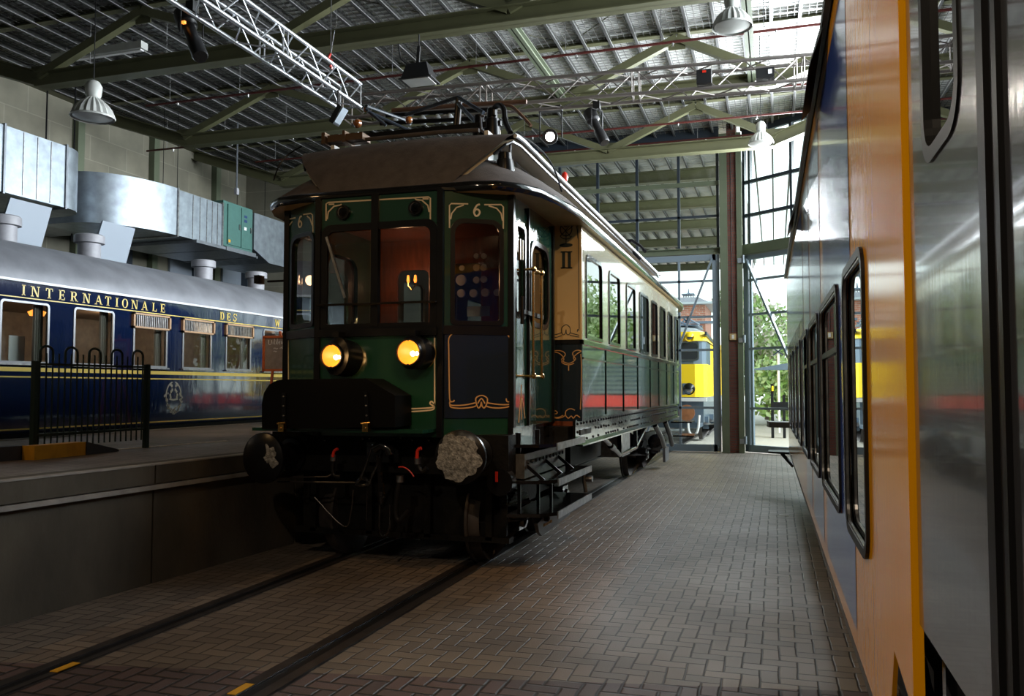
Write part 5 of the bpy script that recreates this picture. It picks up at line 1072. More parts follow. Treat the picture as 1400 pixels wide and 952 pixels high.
# striped kerb blocks
kb = [fZ(x, y, 1.0) for x, y in ((-60, 636), (30, 629), (101, 622), (146, 617))]
kz = .13
for i, (m_, lab) in enumerate((('kerb_black', 'black painted kerb block left of the yellow one on the platform'), ('kerb_yellow', 'yellow painted kerb block behind the railing on the platform'), ('kerb_black', 'black tapering kerb block behind the railing, right of the yellow one'))):
    a, b = kb[i], kb[i + 1]; n_ = (b - a).normalized().cross(Vector((0, 0, 1))); n_ = -n_ if n_.y < 0 else n_; n_ *= .14
    z1_ = kz if i < 2 else .02
    vs = [a, b, b + n_, a + n_]; mb = MB().add([*vs, a + Vector((0, 0, kz)), b + Vector((0, 0, z1_)), b + n_ + Vector((0, 0, z1_)), a + n_ + Vector((0, 0, kz))], [(0, 3, 2, 1), (4, 5, 6, 7), (0, 1, 5, 4), (1, 2, 6, 5), (2, 3, 7, 6), (3, 0, 4, 7)])
    tag(mb.build('kerb_block', M[m_]), lab, 'kerb', 'striped kerb blocks')

# ================================================================== YELLOW AND BLUE TRAIN (right)
def tx(y): return .31 - .008 * y
UT = Vector((-.008, 1, 0)).normalized(); PT = Plane((.31, 0, 0), UT); PT.n = Vector((-1, -.008, 0)).normalized()
def TU(x, y): return PT.uv(x, y)
yt_ = thing('yellow_train', 'glossy yellow and blue train close on the right with tall dark framed windows', 'train', (1.6, 8.0, 0))
YN, YEt = 2.07, 14.3
TW = [(TU(1181, 347)[0] - .01, TU(1154, 375)[0], 1.10, 2.13), (TU(1146, 395)[0], TU(1122, 428)[0], 1.10, 2.13), (5.62, 6.80, 1.10, 2.13), (7.1, 8.35, 1.10, 2.13), (8.7, 9.6, 1.10, 2.13), (9.9, 10.8, 1.10, 2.13), (11.1, 12.0, 1.10, 2.13), (12.3, 13.2, 1.10, 2.13)]
print('TW', TW)
nb0 = TU(1222, 895); print('notch', nb0)
outer = [(YN, .88), (2.40, .955), (2.47, .955), (2.52, .62), (2.9, .62), (YEt, .62), (YEt, 2.9), (YEt, 3.46), (YN, 3.46)]
outer = [(YN, .90), (2.46, .965), (2.60, .67), (YEt, .67), (YEt, 3.46), (YN, 3.46)]
bd = MB().plate([outer] + [rrect(a, b, z0, z1, .10, 5, .10) for a, b, z0, z1 in TW], PT, .012).build('side_body', M['yellow'], yt_)
MB().plate([[(2.6, .63), (YEt, .63), (YEt, .67), (2.6, .67)]], PT, .04).build('sole_edge', M['grey_plate'], yt_)
q = MB().plate([[(YN + .03, .6), (2.42, .6), (2.60, .6), (2.48, .95), (2.40, .90), (YN + .03, .82)]], PT, .03); q.v = [p - PT.n * .05 for p in q.v]; q.build('corner_skirt', M['unit_grey'], yt_)
q = MB().plate([rect(YN - .0, YN + .022, .88, 3.46)], PT, .012); q.v = [p + PT.n * .012 for p in q.v]; q.build('end_flange', M['yellow'], yt_)
MB().box(.35, 3.0, YN + .02, YN + .06, .9, 3.7).build('end_wall', M['unit_grey'], yt_)
# blue livery panels standing just proud, cut round the windows
def clipwin(a, b): return [(max(w0 - .05, a + .02), min(w1 + .05, b - .02), z0 - .05, z1 + .05) for w0, w1, z0, z1 in TW if w1 > a and w0 < b]
yb0 = TU(1165, 500)[0]
bands = [(yb0, TU(1131, 700)[0]), (TU(1127, 700)[0], TU(1113.5, 700)[0]), (TU(1111.5, 700)[0], TU(1104, 680)[0])]
print('bands', bands, yb0)
BAND = MB()
def bandplate(a, b, z0, z1):
    """blue sheet between a and b, leaving the window openings free"""
    xs = sorted({a, b, *[v for w in TW for v in (w[0], w[1]) if a < v < b]})
    for p, r_ in zip(xs[:-1], xs[1:]):
        inw = any(w[0] <= p + 1e-4 and w[1] >= r_ - 1e-4 for w in TW)
        segs = [(z0, 1.10), (2.13, z1)] if inw else [(z0, z1)]
        for s0, s1 in segs:
            v = [PT.at(p, s0, .0015), PT.at(r_, s0, .0015), PT.at(r_, s1, .0015), PT.at(p, s1, .0015)]
            BAND.add(v, [(0, 1, 2, 3)])
for i, (a, b) in enumerate(bands):
    bandplate(a, b, .745 if i else .745, 3.30)
bandplate(bands[2][1] + .25, YEt - .6, 2.3, 3.30)
BAND.build('blue_livery', M['blue'], yt_, label='blue panels between thin yellow stripes')
for a, b, z0, z1 in TW:
    f_ = MB().plate([rrect(a - .012, b + .012, z0 - .012, z1 + .012, .11, 6), rrect(a + .02, b - .02, z0 + .02, z1 - .02, .09, 6)], PT, .02); f_.v = [p + PT.n * .012 for p in f_.v]
    f_ = f_.build('train_window', M['rubber'], yt_)
    f2 = MB().plate([rrect(a + .02, b - .02, z0 + .02, z1 - .02, .09, 6), rrect(a + .028, b - .028, z0 + .028, z1 - .028, .08, 6)], PT, .01); f2.v = [p + PT.n * .008 for p in f2.v]; f2.build('metal_bead', M['steel'], f_)
    g_ = MB().plate([rrect(a + .02, b - .02, z0 + .02, z1 - .02, .08, 5)], PT, .006); g_.v = [p - PT.n * .012 for p in g_.v]; g_.build('pane', M['glass_mirror'], f_)
    if (b - a) > .9:
        h_ = MB().plate([rect(a + .03, b - .03, z1 - .30, z1 - .27)], PT, .02); h_.build('hopper_bar', M['rubber'], f_)
MB().box(.5, 3.0, YN + .1, YEt - .1, 1.0, 1.05).box(1.2, 1.25, YN + .1, YEt - .1, 1.0, 3.3).build('interior', mat('train_interior', (.12, .12, .12), .7), yt_)
# roof curve, gutter, air grilles
rows = []
for y in (YN, 5, 8, 11, YEt):
    X0 = tx(y); rows.append([Vector((X0 - .0, y, 3.44)), Vector((X0 - .02, y, 3.50)), Vector((X0 + .05, y, 3.62)), Vector((X0 + .22, y, 3.78)), Vector((X0 + .6, y, 3.93)), Vector((X0 + 1.4, y, 4.0)), Vector((X0 + 2.7, y, 3.6))])
MB().grid(rows).build('roof', mat('train_roof_grey', (.07, .07, .075), .5), yt_, True)
MB().bar((tx(YN) - .02, YN, 3.46), (tx(YEt) - .02, YEt, 3.46), .03, .05).build('gutter', M['rubber'], yt_)
for ya, yb in ((4.3, 5.6), (8.6, 9.8)):
    MB().prism([(tx(ya) - .03, ya, 3.42), (tx(ya) - .09, ya + .2, 3.3), (tx(yb) - .09, yb - .2, 3.3), (tx(yb) - .03, yb, 3.42), (tx(yb) + .1, yb, 3.62), (tx(ya) + .1, ya, 3.62)][:4], (.05, 0, .18)).build('roof_pod', M['rubber'], yt_)
MB().box(tx(YEt) + .01, 3.0, YEt - .05, YEt, .7, 3.7).build('rear_wall', M['yellow'], yt_)
MB().prism([(tx(YEt) + .05, YEt, .60), (tx(YEt) - .32, YEt + .1, .60), (tx(YEt) - .32, YEt + .5, .60), (tx(YEt) + .05, YEt + .5, .60)], (0, 0, .03)).bar((tx(YEt) - .12, YEt + .3, .60), (tx(YEt) + .06, YEt + .1, .40), .03, .05).build('end_step', M['rubber'], yt_)
MB().prism([(tx(YEt) + .05, YEt, 1.02), (tx(YEt) - .30, YEt + .1, 1.02), (tx(YEt) - .34, YEt + .5, 1.02), (tx(YEt) + .05, YEt + .5, 1.02)], (0, 0, .09)).build('end_platform', M['grey_plate'], yt_)
MB().box(.5, 2.9, 3.2, 13.8, .35, .7).build('underframe', M['black_matt'], yt_)
for yy in (4.5, 6.8, 10.6, 12.9):
    MB().lathe((1.05, yy, .42), (1, 0, 0), [(0, .36), (.0, .42), (.12, .43), (.13, .1)], 28).build('wheel', M['rail'], yt_, True)

# ================================================================== DARK UNIT NEXT TO THE CAMERA
du = thing('dark_carriage', 'dark blue grey carriage end closest to the camera with a rubber framed window', 'train', (1.6, .5, 0))
YD0, YD1 = -2.5, 2.045
dz = 1.145; wq = rrect(TU(1318, 100)[0] - .0, 1.87, 2.115, 3.1, .05, 5, .05)
w_a = TU(1312, 155)[0]
win = (w_a - .0, 1.855, 2.11, 3.05)
MB().plate([[(YD0, dz), (YD1, dz), (YD1, 3.46), (YD0, 3.46)], rrect(*win, .08, 5)], PT, .05).build('side_body', M['unit_grey'], du)
f_ = MB().plate([rrect(win[0] - .012, win[1] + .012, win[2] - .012, win[3] + .012, .09, 6), rrect(win[0] + .018, win[1] - .018, win[2] + .018, win[3] - .018, .07, 6)], PT, .02); f_.v = [p + PT.n * .004 for p in f_.v]; f_ = f_.build('carriage_window', M['rubber'], du)
g_ = MB().plate([rect(win[0] + .02, win[1] - .02, win[2] + .02, win[3] - .02)], PT, .006); g_.v = [p - PT.n * .012 for p in g_.v]; g_.build('pane', M['glass_mirror'], f_)
sa, sb_ = TU(1382, 500)[0], TU(1355, 500)[0]
q = MB()
for a, b, hh in ((sa, sa + (sb_ - sa) * .22, .008), (sa + (sb_ - sa) * .28, sa + (sb_ - sa) * .46, .004), (sa + (sb_ - sa) * .6, sb_, .010)):
    p2 = MB().plate([rect(a, b, dz, 3.46)], PT, .03); q.add([p + PT.n * hh for p in p2.v], p2.f)
q.build('door_seal', M['rubber'], du)
MB().box(.36, 3.0, YD0, YD1 - .02, 1.16, 1.2).box(.36, 3.0, YD0, YD1, 3.4, 3.5).box(.9, 2.9, YD0, YD1 - .4, .5, 1.1).box(.9, .95, YD0, YD1, 1.1, 3.4).build('interior', mat('train_interior', (.12, .12, .12)), du)
MB().box(.36, 3.0, YD1 - .03, YD1 - .005, 1.15, 3.46).build('end_wall', M['unit_grey'], du)
MB().lathe((.7, .9, .42), (1, 0, 0), [(0, .36), (.0, .42), (.12, .43), (.13, .1)], 28).lathe((.7, -1.2, .42), (1, 0, 0), [(0, .36), (.0, .42), (.12, .43), (.13, .1)], 28).build('bogie', M['black_matt'], du)
# ================================================================== DUCTS AND MACHINES ON THE LEFT WALL
XD = -12.8
def dx(px, py): return fX(px, py, XD)
d1 = thing('air_duct', 'silver sheet metal air duct furthest left above the blue coach', 'air duct', (-13.6, 11.0, 5.0), 'air ducts along the left wall')
z0, z1 = 5.08, 6.26
y0, y1 = 8.6, 12.85
bx_ = MB().box(-14.6, XD, 9.6, 12.6, z0, z1)
bx_.add([(-14.6, 7.4, z0 + .75), (XD, 7.4, z0 + .75), (XD, 7.4, z1), (-14.6, 7.4, z1), (-14.6, 9.6, z0 + .0), (XD, 9.6, z0), (XD, 9.6, z1), (-14.6, 9.6, z1)], [(0, 1, 2, 3), (0, 4, 5, 1), (1, 5, 6, 2), (2, 6, 7, 3), (0, 3, 7, 4)])
bx_ = bx_.build('duct_box', M['galv'], d1)
el = [Vector((-13.5 + .7 * math.cos(a), 12.6 + .62 * math.sin(a), z0)) for a in [R(i * 10) for i in range(10)]]; el += [Vector((-14.6, 13.22, z0)), Vector((-14.6, 12.6, z0))]
MB().prism(el, (0, 0, z1 - z0)).build('elbow', M['galv'], d1, True, ang=30)
for y in (8.0, 8.55, 9.0, 9.9, 10.35, 10.75, 11.6, 11.9, 12.2): MB().box(XD - .01, XD + .012, y - .008, y + .008, z0 + .02 + max(0, .75 - (y - 7.4) * .341) * (y < 9.6), z1 - .02).build('fold_seam', M['steel'], d1)
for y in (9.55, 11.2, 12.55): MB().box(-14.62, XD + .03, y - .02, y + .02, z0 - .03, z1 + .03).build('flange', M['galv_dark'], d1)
d2 = thing('air_duct', 'silver sheet metal air duct with large rounded elbow above the blue coach', 'air duct', (-13.6, 15.3, 5.0), 'air ducts along the left wall')
z0, z1 = 5.10, 6.14
el = [Vector((-13.9 + 1.1 * math.sin(a), 15.7 - 1.9 * math.cos(a), z0)) for a in [R(i * 6) for i in range(16)]] + [Vector((-14.7, 15.7, z0)), Vector((-14.7, 13.8, z0))]
MB().prism(el, (0, 0, z1 - z0 + .03)).build('elbow', M['galv'], d2, True, ang=30)
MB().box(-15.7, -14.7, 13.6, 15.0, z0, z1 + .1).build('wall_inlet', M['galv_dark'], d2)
MB().box(-14.6, XD, 15.7, 17.3, z0, z1).build('duct_box', M['galv'], d2)
for y in (16.2, 16.45, 16.7, 16.9, 17.1): MB().box(XD - .01, XD + .012, y - .008, y + .008, z0 + .02, z1 - .02).build('fold_seam', M['steel'], d2)
for y in (15.68, 17.28): MB().box(-14.62, XD + .03, y - .02, y + .02, z0 - .03, z1 + .04).build('flange', M['steel'], d2)
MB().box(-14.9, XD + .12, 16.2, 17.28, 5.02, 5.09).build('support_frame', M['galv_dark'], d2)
ah = thing('ventilation_unit', 'sea green ventilation cabinet between the ducts on the left wall', 'ventilation unit', (-13.5, 18.0, 5.0))
MB().box(-14.7, XD - .02, 17.34, 18.55, 5.15, 6.26).build('cabinet', M['teal'], ah)
for y0_, y1_ in ((17.50, 18.02), (18.05, 18.5)):
    d_ = MB().box(XD - .02, XD + .015, y0_, y1_, 5.20, 6.2).build('access_door', M['teal'], ah); MB().box(XD + .015, XD + .04, y1_ - .09, y1_ - .05, 5.62, 5.76).build('latch', M['steel'], d_)
MB().box(XD + .015, XD + .02, 18.15, 18.27, 5.98, 6.04).box(XD + .015, XD + .02, 18.15, 18.27, 5.86, 5.93).build('rating_plate', mat('plate_blue', (.02, .05, .15)), ah); MB().box(XD + .015, XD + .02, 18.15, 18.25, 5.66, 5.74).build('notice', M['white'], ah); MB().box(XD + .015, XD + .02, 17.52, 17.6, 5.25, 5.32).build('warning_sticker', M['kerb_yellow'], ah)
MB().box(-14.9, XD + .1, 17.34, 18.55, 5.02, 5.12).bar((-14.9, 18.6, 5.03), (XD + .1, 18.6, 5.03), .06, .06).build('support_frame', M['galv_dark'], ah)
d3 = thing('air_duct', 'silver duct with sloping hood and louvred end right of the green cabinet', 'air duct', (-13.6, 19.7, 5.0), 'air ducts along the left wall')
MB().add([(-14.6, 18.6, 5.25), (XD, 18.6, 5.25), (XD, 18.6, 6.2), (-14.6, 18.6, 6.2), (-14.6, 19.3, 4.98), (XD, 19.3, 4.98), (XD, 19.3, 6.2), (-14.6, 19.3, 6.2), (-14.6, 20.9, 4.98), (XD, 20.9, 4.98), (XD, 20.9, 6.2), (-14.6, 20.9, 6.2)],
         [(0, 1, 2, 3), (0, 4, 5, 1), (1, 5, 6, 2), (2, 6, 7, 3), (4, 8, 9, 5), (5, 9, 10, 6), (6, 10, 11, 7), (8, 11, 10, 9), (3, 7, 4, 0), (7, 11, 8, 4)]).build('duct_box', M['galv'], d3)
q = MB()
for i in range(9): q.box(XD, XD + .05, 20.2, 20.85, 5.1 + i * .12, 5.15 + i * .12)
q.build('louvres', M['galv_dark'], d3); MB().box(XD, XD + .03, 20.0, 20.15, 5.0, 6.18).build('flange', M['galv'], d3)
for d_, ys, zt_ in ((d1, (8.8, 11.5), 6.26), (d2, (16.5, 17.0), 6.14), (d3, (19.4, 20.7), 6.2)):
    for y in ys: MB().tube([(-13.9, y, zt_), (-13.9, y, 8.42)], .008, 6).build('suspension_rod', M['rubber'], d_)
# discharge plates below the ducts
for i, (y, lab) in enumerate(((11.5, 'tilted white discharge plate under the leftmost duct'), (13.65, 'tilted white discharge plate under the rounded duct elbow'))):
    o = MB().prism([(-12.9, y - .05, 5.04), (-12.9, y + .85, 5.04), (-13.05, y + .72, 4.12), (-13.05, y - .22, 4.12)], (-.04, 0, 0)).build('discharge_plate', M['pale_blue']); tag(o, lab, 'plate', 'discharge plates')
for y, lab in ((16.2, 'narrow pale window on the left wall below the rounded duct'), (19.0, 'narrow pale window on the left wall below the green cabinet'), (21.3, 'narrow pale window on the left wall right of the green cabinet')):
    o = thing('wall_window', lab, 'window', (-15.8, y, 3.2), 'narrow windows on the left wall'); MB().box(-15.78, -15.72, y, y + .9, 3.0, 5.6).build('pane', M['pale_blue'], o)
    MB().box(-15.79, -15.5, y + .9, y + 1.15, 3.0, 5.7).build('reveal', M['frame_dark'], o)
for i, (px_, y0_, y1_) in enumerate(((98, 135, 330), (63, 80, 190))) :
    p_ = fX(px_, y1_, -14.9); q = fX(px_, y0_, -14.9)
    tag(MB().tube([(p_.x, p_.y, p_.z), (p_.x, p_.y, 8.45)], .018, 6).build('hanger_rod', M['rubber']), ['thin dark hanger rod just right of the leftmost duct', 'thin hanger rod above the leftmost duct', 'thin hanger rod above the rounded duct'][i], 'rod', 'hanger rods')
c = fX(322, 262, XD + .03); o = MB().tube([(c.x + .03, c.y, c.z), (c.x + .03, c.y, 8.3)], .02, 6).build('conduit', M['galv_dark'], ah); MB().box(c.x, c.x + .07, c.y - .05, c.y + .05, c.z - .08, c.z + .08).build('isolator_switch', M['cap_grey'], ah)

# ================================================================== HIGH BAY LAMPS
def bay(loc, s, label, name='high_bay_lamp'):
    t = thing(name, label, 'lamp', loc, 'high bay lamps'); L = Vector(loc); n = 40
    rows = []
    for h_, r_, rib in ((0, .30, .004), (.02, .305, .0), (.03, .295, .01), (.12, .26, .01), (.20, .20, .01), (.27, .12, .008), (.30, .09, 0)):
        rows.append([L + Vector(((r_ + (rib if i % 2 else -rib)) * math.cos(2 * math.pi * i / n) * s, (r_ + (rib if i % 2 else -rib)) * math.sin(2 * math.pi * i / n) * s, h_ * s)) for i in range(n)])
    MB().grid(rows, closed=True).build('reflector', M['lamp_white'], t, True, ang=25)
    MB().lathe(L + Vector((0, 0, .30 * s)), (0, 0, 1), [(0, .09 * s), (.05 * s, .11 * s), (.17 * s, .12 * s), (.24 * s, .08 * s), (.27 * s, .02)], 20).build('gear_housing', M['lamp_white'], t, True)
    MB().lathe(L + Vector((0, 0, .02 * s)), (0, 0, 1), [(-.03, .02), (-.02, .20 * s), (0, .27 * s), (.01, .02)], 24).build('diffuser', M['lamp_white'], t, True)
    MB().tube([L + Vector((0, 0, .55 * s)), (L.x, L.y, 8.4)], .008, 6).build('suspension', M['rubber'], t)
    return t
bay(fY(127, 162, 10.2), 1.05, 'ribbed grey lamp hanging in front of the left wall')
bay(fY(1001, 38, 10.2), .78, 'ribbed grey lamp hanging high near the yellow train')
bay(fY(1040.5, 197, 16.5), .78, 'ribbed grey lamp hanging before the right gate window')
ba = fY(75, 60, 13.0); bb_ = fY(198, 44, 13.0)
tl = thing('batten_light', 'unlit fluorescent batten fixed high at the left roof', 'lamp', ((ba.x + bb_.x) / 2, 13.0, 8.3))
MB().bar((ba.x, 13, 8.22), (bb_.x, 13, 8.22), .18, .14).build('housing', M['lamp_white'], tl); MB().bar((ba.x + .05, 13, 8.14), (bb_.x - .05, 13, 8.14), .08, .03).build('diffuser', M['white'], tl); MB().tube([(ba.x + .3, 13, 8.25), (ba.x + .3, 13, 8.42)], .01, 6).tube([(bb_.x - .3, 13, 8.25), (bb_.x - .3, 13, 8.42)], .01, 6).build('hanger', M['steel'], tl)

# ================================================================== LIGHTING TRUSSES
def box_truss(a, b, s, name, lab, step=.36, m_=None):
    m_ = m_ or M['alu']
    a = Vector(a); b = Vector(b); d = (b - a); L_ = d.length; d.normalize(); r = d.cross(Vector((0, 0, 1))).normalized() * s / 2; u = Vector((0, 0, s / 2))
    t = thing(name, lab, 'lighting truss', (a + b) / 2 - u); cs = [r + u, -r + u, -r - u, r - u]
    for c in cs: MB().cyl(a + c, b + c, .026, n=12).build('chord', m_, t, True)
    n = int(L_ / step); dia = MB()
    for k in range(4):
        c0, c1 = cs[k], cs[(k + 1) % 4]
        for i in range(n):
            p = a + d * (i * L_ / n); q = a + d * ((i + 1) * L_ / n)
            dia.tube([p + (c0 if i % 2 else c1), q + (c1 if i % 2 else c0)], .010, 6)
        for fr in (0.0, .25, .5, .75, 1.0):
            for e in ((0,) if fr in (0, 1) else (-.05, .05)): p = a + d * (L_ * fr + e); dia.tube([p + c0, p + c1], .012, 6)
    dia.build('lacing', m_, t)
    return t
box_truss((-5.95, 3.0, 5.98), (-5.95, 11.0, 5.98), .34, 'lighting_truss', 'bright aluminium lighting truss running away from the camera above the blue coach side')
box_truss((-6.3, 11.55, 5.98), (2.6, 12.25, 6.03), .34, 'lighting_truss', 'long aluminium lighting truss crossing above the old railcar roof', m_=M['alu_dull'])
def profile(c, tgt, L_, label, col=(1, .6, .3), power=0, r=.075, orange=False):
    c = Vector(c); d = (Vector(tgt) - c).normalized(); t = thing('stage_spotlight', label, 'spotlight', c, 'stage spotlights')
    MB().lathe(c - d * L_ * .5, d, [(0, r * 1.25), (L_ * .10, r * 1.35), (L_ * .28, r * 1.3), (L_ * .32, r * .85), (L_ * .62, r * .8), (L_ * .64, r), (L_ * .97, r * 1.05), (L_, r * .9)], 16).build('barrel', M['fix_black'], t, True)
    sd = d.cross(Vector((0, 0, 1))).normalized() * r * 1.5
    MB().tube([c + sd, c + sd + Vector((0, 0, .26)), c - sd + Vector((0, 0, .26)), c - sd], .012, 6).build('yoke', M['fix_black'], t)
    MB().box(c.x - .05, c.x + .05, c.y - .05, c.y + .05, c.z + .26, c.z + .38).build('clamp', M['fix_black'], t)
    MB().lathe(c + d * L_ * .5, d, [(-.006, r * .8), (.002, r * .8), (.004, .01)], 16).build('lens', M['lens'], t)
    if orange: MB().box(c.x - .06, c.x - .02, c.y - .1, c.y - .07, c.z + .10, c.z + .13).build('gel_glow', M['table_lamp'], t)
    return t
profile(fY(262, 48, 7.8), fY(300, 140, 7.4), .85, 'long black stage spotlight clamped under the left aluminium truss', r=.085, orange=True)
profile(fY(816, 174, 11.9), fY(842, 226, 11.7), .62, 'black stage spotlight hanging under the crossing truss, unlit', r=.075)
# lit spotlight
c = fY(752, 187, 12.2); t = thing('stage_spotlight', 'lit round stage spotlight glowing white under the crossing truss', 'spotlight', c, 'stage spotlights')
d = (CAM - c).normalized()
MB().lathe(c - d * .3, d, [(0, .08), (.05, .11), (.28, .12), (.3, .115)], 20).build('can', M['fix_black'], t, True)
MB().lathe(c, d, [(0, .07), (.004, .065), (.006, .01)], 20).build('lens', M['bulb_white'], t, label='glowing lens')
MB().tube([c + Vector((-.16, 0, 0)), c + Vector((-.16, .0, .42))], .012, 6).tube([c + Vector((.16, .1, 0)), c + Vector((.16, .1, .42))], .012, 6).box(c.x - .18, c.x + .18, c.y - .05, c.y + .1, c.z + .40, c.z + .46).build('yoke', M['fix_black'], t)
spot('stage_spot_beam', c + d * .06, (-2.5, 6, 1.0), 60, (1, .93, .82), 60)
def flood(c, sx, label, tz=-.5):
    t = thing('floodlight', label, 'floodlight', c, 'floodlights')
    c = Vector(c); w_ = sx
    vs = [(-w_, -.05, -.12), (w_, -.05, -.12), (w_, .3, -.12), (-w_, .3, -.12), (-w_ * .7, 0, .12), (w_ * .7, 0, .12), (w_ * .7, .2, .12), (-w_ * .7, .2, .12)]
    MB().add([c + Vector(v) for v in vs], [(0, 1, 2, 3), (4, 5, 6, 7), (0, 1, 5, 4), (1, 2, 6, 5), (2, 3, 7, 6), (3, 0, 4, 7)]).box(c.x - w_ - .03, c.x + w_ + .03, c.y - .07, c.y + .33, c.z - .14, c.z - .12).build('housing', M['fix_black'], t)
    MB().box(c.x - w_ + .02, c.x + w_ - .02, c.y - .04, c.y + .29, c.z - .15, c.z - .142).build('glass', M['lamp_white'], t)
    MB().bar(c + Vector((-.02, .1, .1)), c + Vector((0, .1, .42)), .05, .03, (0, 1, 0)).tube([c + Vector((0, .1, .40)), (c.x, c.y + .1, 7.22)], .012, 6).tube(cr_([c + Vector((-.1, .1, .1)), c + Vector((-.3, .1, .25)), c + Vector((-.35, .1, .5))]), .012, 6).build('bracket', M['fix_black'], t)
    return t
flood(fY(569, 96, 11.8), .24, 'large black floodlight hanging before the green roof beam')
c = fY(458, 155, 10.2); t = thing('floodlight', 'small grey fronted floodlight hooked under the end of the left truss', 'floodlight', c, 'floodlights')
MB().prism([c + Vector((-.10, 0, -.10)), c + Vector((-.03, 0, -.14)), c + Vector((.12, 0, .07)), c + Vector((.04, 0, .13))], (0, .16, 0)).build('housing', M['fix_black'], t)
MB().prism([c + Vector((-.02, -.01, -.13)), c + Vector((.0, -.01, -.12)), c + Vector((.13, -.01, .07)), c + Vector((.10, -.01, .08))], (0, .15, 0)).build('glass', M['galv'], t); MB().tube([c + Vector((0, .08, .1)), c + Vector((0, .08, .35))], .012, 6).build('hook', M['fix_black'], t)
c = fY(1046, 101, 11.85); o = thing('junction_box', 'small black junction box on the crossing truss near the yellow train', 'box', c); MB().box(c.x - .12, c.x + .12, c.y - .1, c.y + .1, c.z - .08, c.z + .05).build('case', M['fix_black'], o); MB().box(c.x + .04, c.x + .09, c.y - .11, c.y - .1, c.z - .04, c.z + .02).build('plate', M['white'], o)
c = fY(963, 103, 11.8); o = thing('junction_box', 'small black junction box with red light on the middle of the crossing truss', 'box', c); MB().box(c.x - .1, c.x + .1, c.y - .1, c.y + .1, c.z - .14, c.z + .05).build('case', M['fix_black'], o); MB().box(c.x - .02, c.x + .03, c.y - .11, c.y - .1, c.z, c.z + .03).build('indicator', M['red'], o)
# hoist hook
c = fY(452, 84, 10.6); o = thing('hoist_hook', 'red hoist hook hanging on thin wires from the roof beam', 'hook', c)
MB().tube(cr_([c + Vector((0, 0, .12)), c + Vector((-.03, 0, .05)), c + Vector((.02, 0, 0)), c + Vector((0, 0, -.08)), c + Vector((.03, 0, -.10))]), .018, 8).build('hook', M['red'], o, True); MB().tube([c + Vector((0, 0, .12)), (c.x, c.y, 7.3)], .006, 6).tube([c + Vector((0, 0, .1)), (c.x + .06, c.y, c.z + .45)], .005, 6).build('wire', M['steel'], o)
# sprinkler pipes
for y, x0, x1, z, lab in ((12.25, -12.6, 2.8, 7.62, 'dark red sprinkler pipe nearest the camera, beside the first roof beam'), (14.4, -12.6, 2.8, 7.62, 'dark red sprinkler pipe between the first and second roof beams'), (17.2, -15.0, 2.8, 7.62, 'dark red sprinkler pipe behind the second roof beam'), (21.6, -12.6, .6, 8.0, 'dark red sprinkler pipe close to the glazed front wall'), (18.9, -13.0, 2.8, 7.62, 'dark red sprinkler pipe before the third roof beam')):
    t = thing('sprinkler_pipe', lab, 'pipe', ((x0 + x1) / 2, y, z), 'sprinkler pipes')
    MB().cyl((x0, y, z), (x1, y, z), .024, n=10).build('pipe', M['pipe_red'], t, True); x_ = x0 + .6
    while x_ < x1:
        MB().tube([(x_, y, z - .03), (x_, y, 8.41)], .006, 5).build('hanger', M['steel'], t); MB().lathe((x_ + .2, y, z - .02), (0, 0, -1), [(0, .02), (.05, .012), (.06, .03)], 8).build('sprinkler_head', M['steel'], t); x_ += 1.7

# ================================================================== YELLOW LOCOMOTIVE OUTSIDE
YQ = 26.0; lc = thing('locomotive', 'yellow electric locomotive with blue grey window band standing outside the left gate', 'locomotive', (-3.4, 30, 0))
def L(px_, py_): return fY(px_, py_, YQ)
xr = L(966, 500).x; xl = 2 * -3.4 - xr
zb_, zy, zw0, zw1, zr = L(950, 543).z, L(950, 498).z, L(950, 498).z, L(950, 466).z, L(950, 453).z
print('loco', xr, zb_, zy, zw1, zr)
def ring(x0, x1, y0, y1, c):
    return [(x0 + c, y0), (x1 - c, y0), (x1 - c * .3, y0 + c * .3), (x1, y0 + c), (x1, y1), (x0, y1), (x0, y0 + c), (x0 + c * .3, y0 + c * .3)]
rg = ring(xl, xr, YQ, YQ + 14, .35)
MB().prism([(a, b, zb_) for a, b in rg], (0, 0, zy - zb_)).build('lower_body', M['loco_yellow'], lc)
MB().prism([(a, b, zy) for a, b in ring(xl + .04, xr - .04, YQ + .06, YQ + 2.2, .35)], (0, 0, zw1 - zy)).build('window_band', M['loco_grey'], lc)
MB().prism([(a, b, zy) for a, b in ring(xl + .04, xr - .04, YQ + 2.2, YQ + 14, .01)], (0, 0, zw1 - zy)).build('body_side', M['loco_yellow'], lc)
rows = [[Vector((a, b, zw1)) for a, b in ring(xl, xr, YQ, YQ + 14, .35)], [Vector((a, b, zr)) for a, b in ring(xl + .1, xr - .1, YQ + .15, YQ + 13.8, .4)]]
MB().grid(rows, closed=True).build('brow', M['loco_yellow'], lc)
rows = [[Vector((a, b, zr)) for a, b in ring(xl + .1, xr - .1, YQ + .15, YQ + 13.8, .4)], [Vector((a, b, zr + .16)) for a, b in ring(xl + .4, xr - .4, YQ + .7, YQ + 13.5, .4)], [Vector((a, b, zr + .24)) for a, b in ring(xl + .9, xr - .9, YQ + 1.2, YQ + 13, .3)]]
MB().grid(rows, closed=True).build('roof', M['loco_light'], lc)
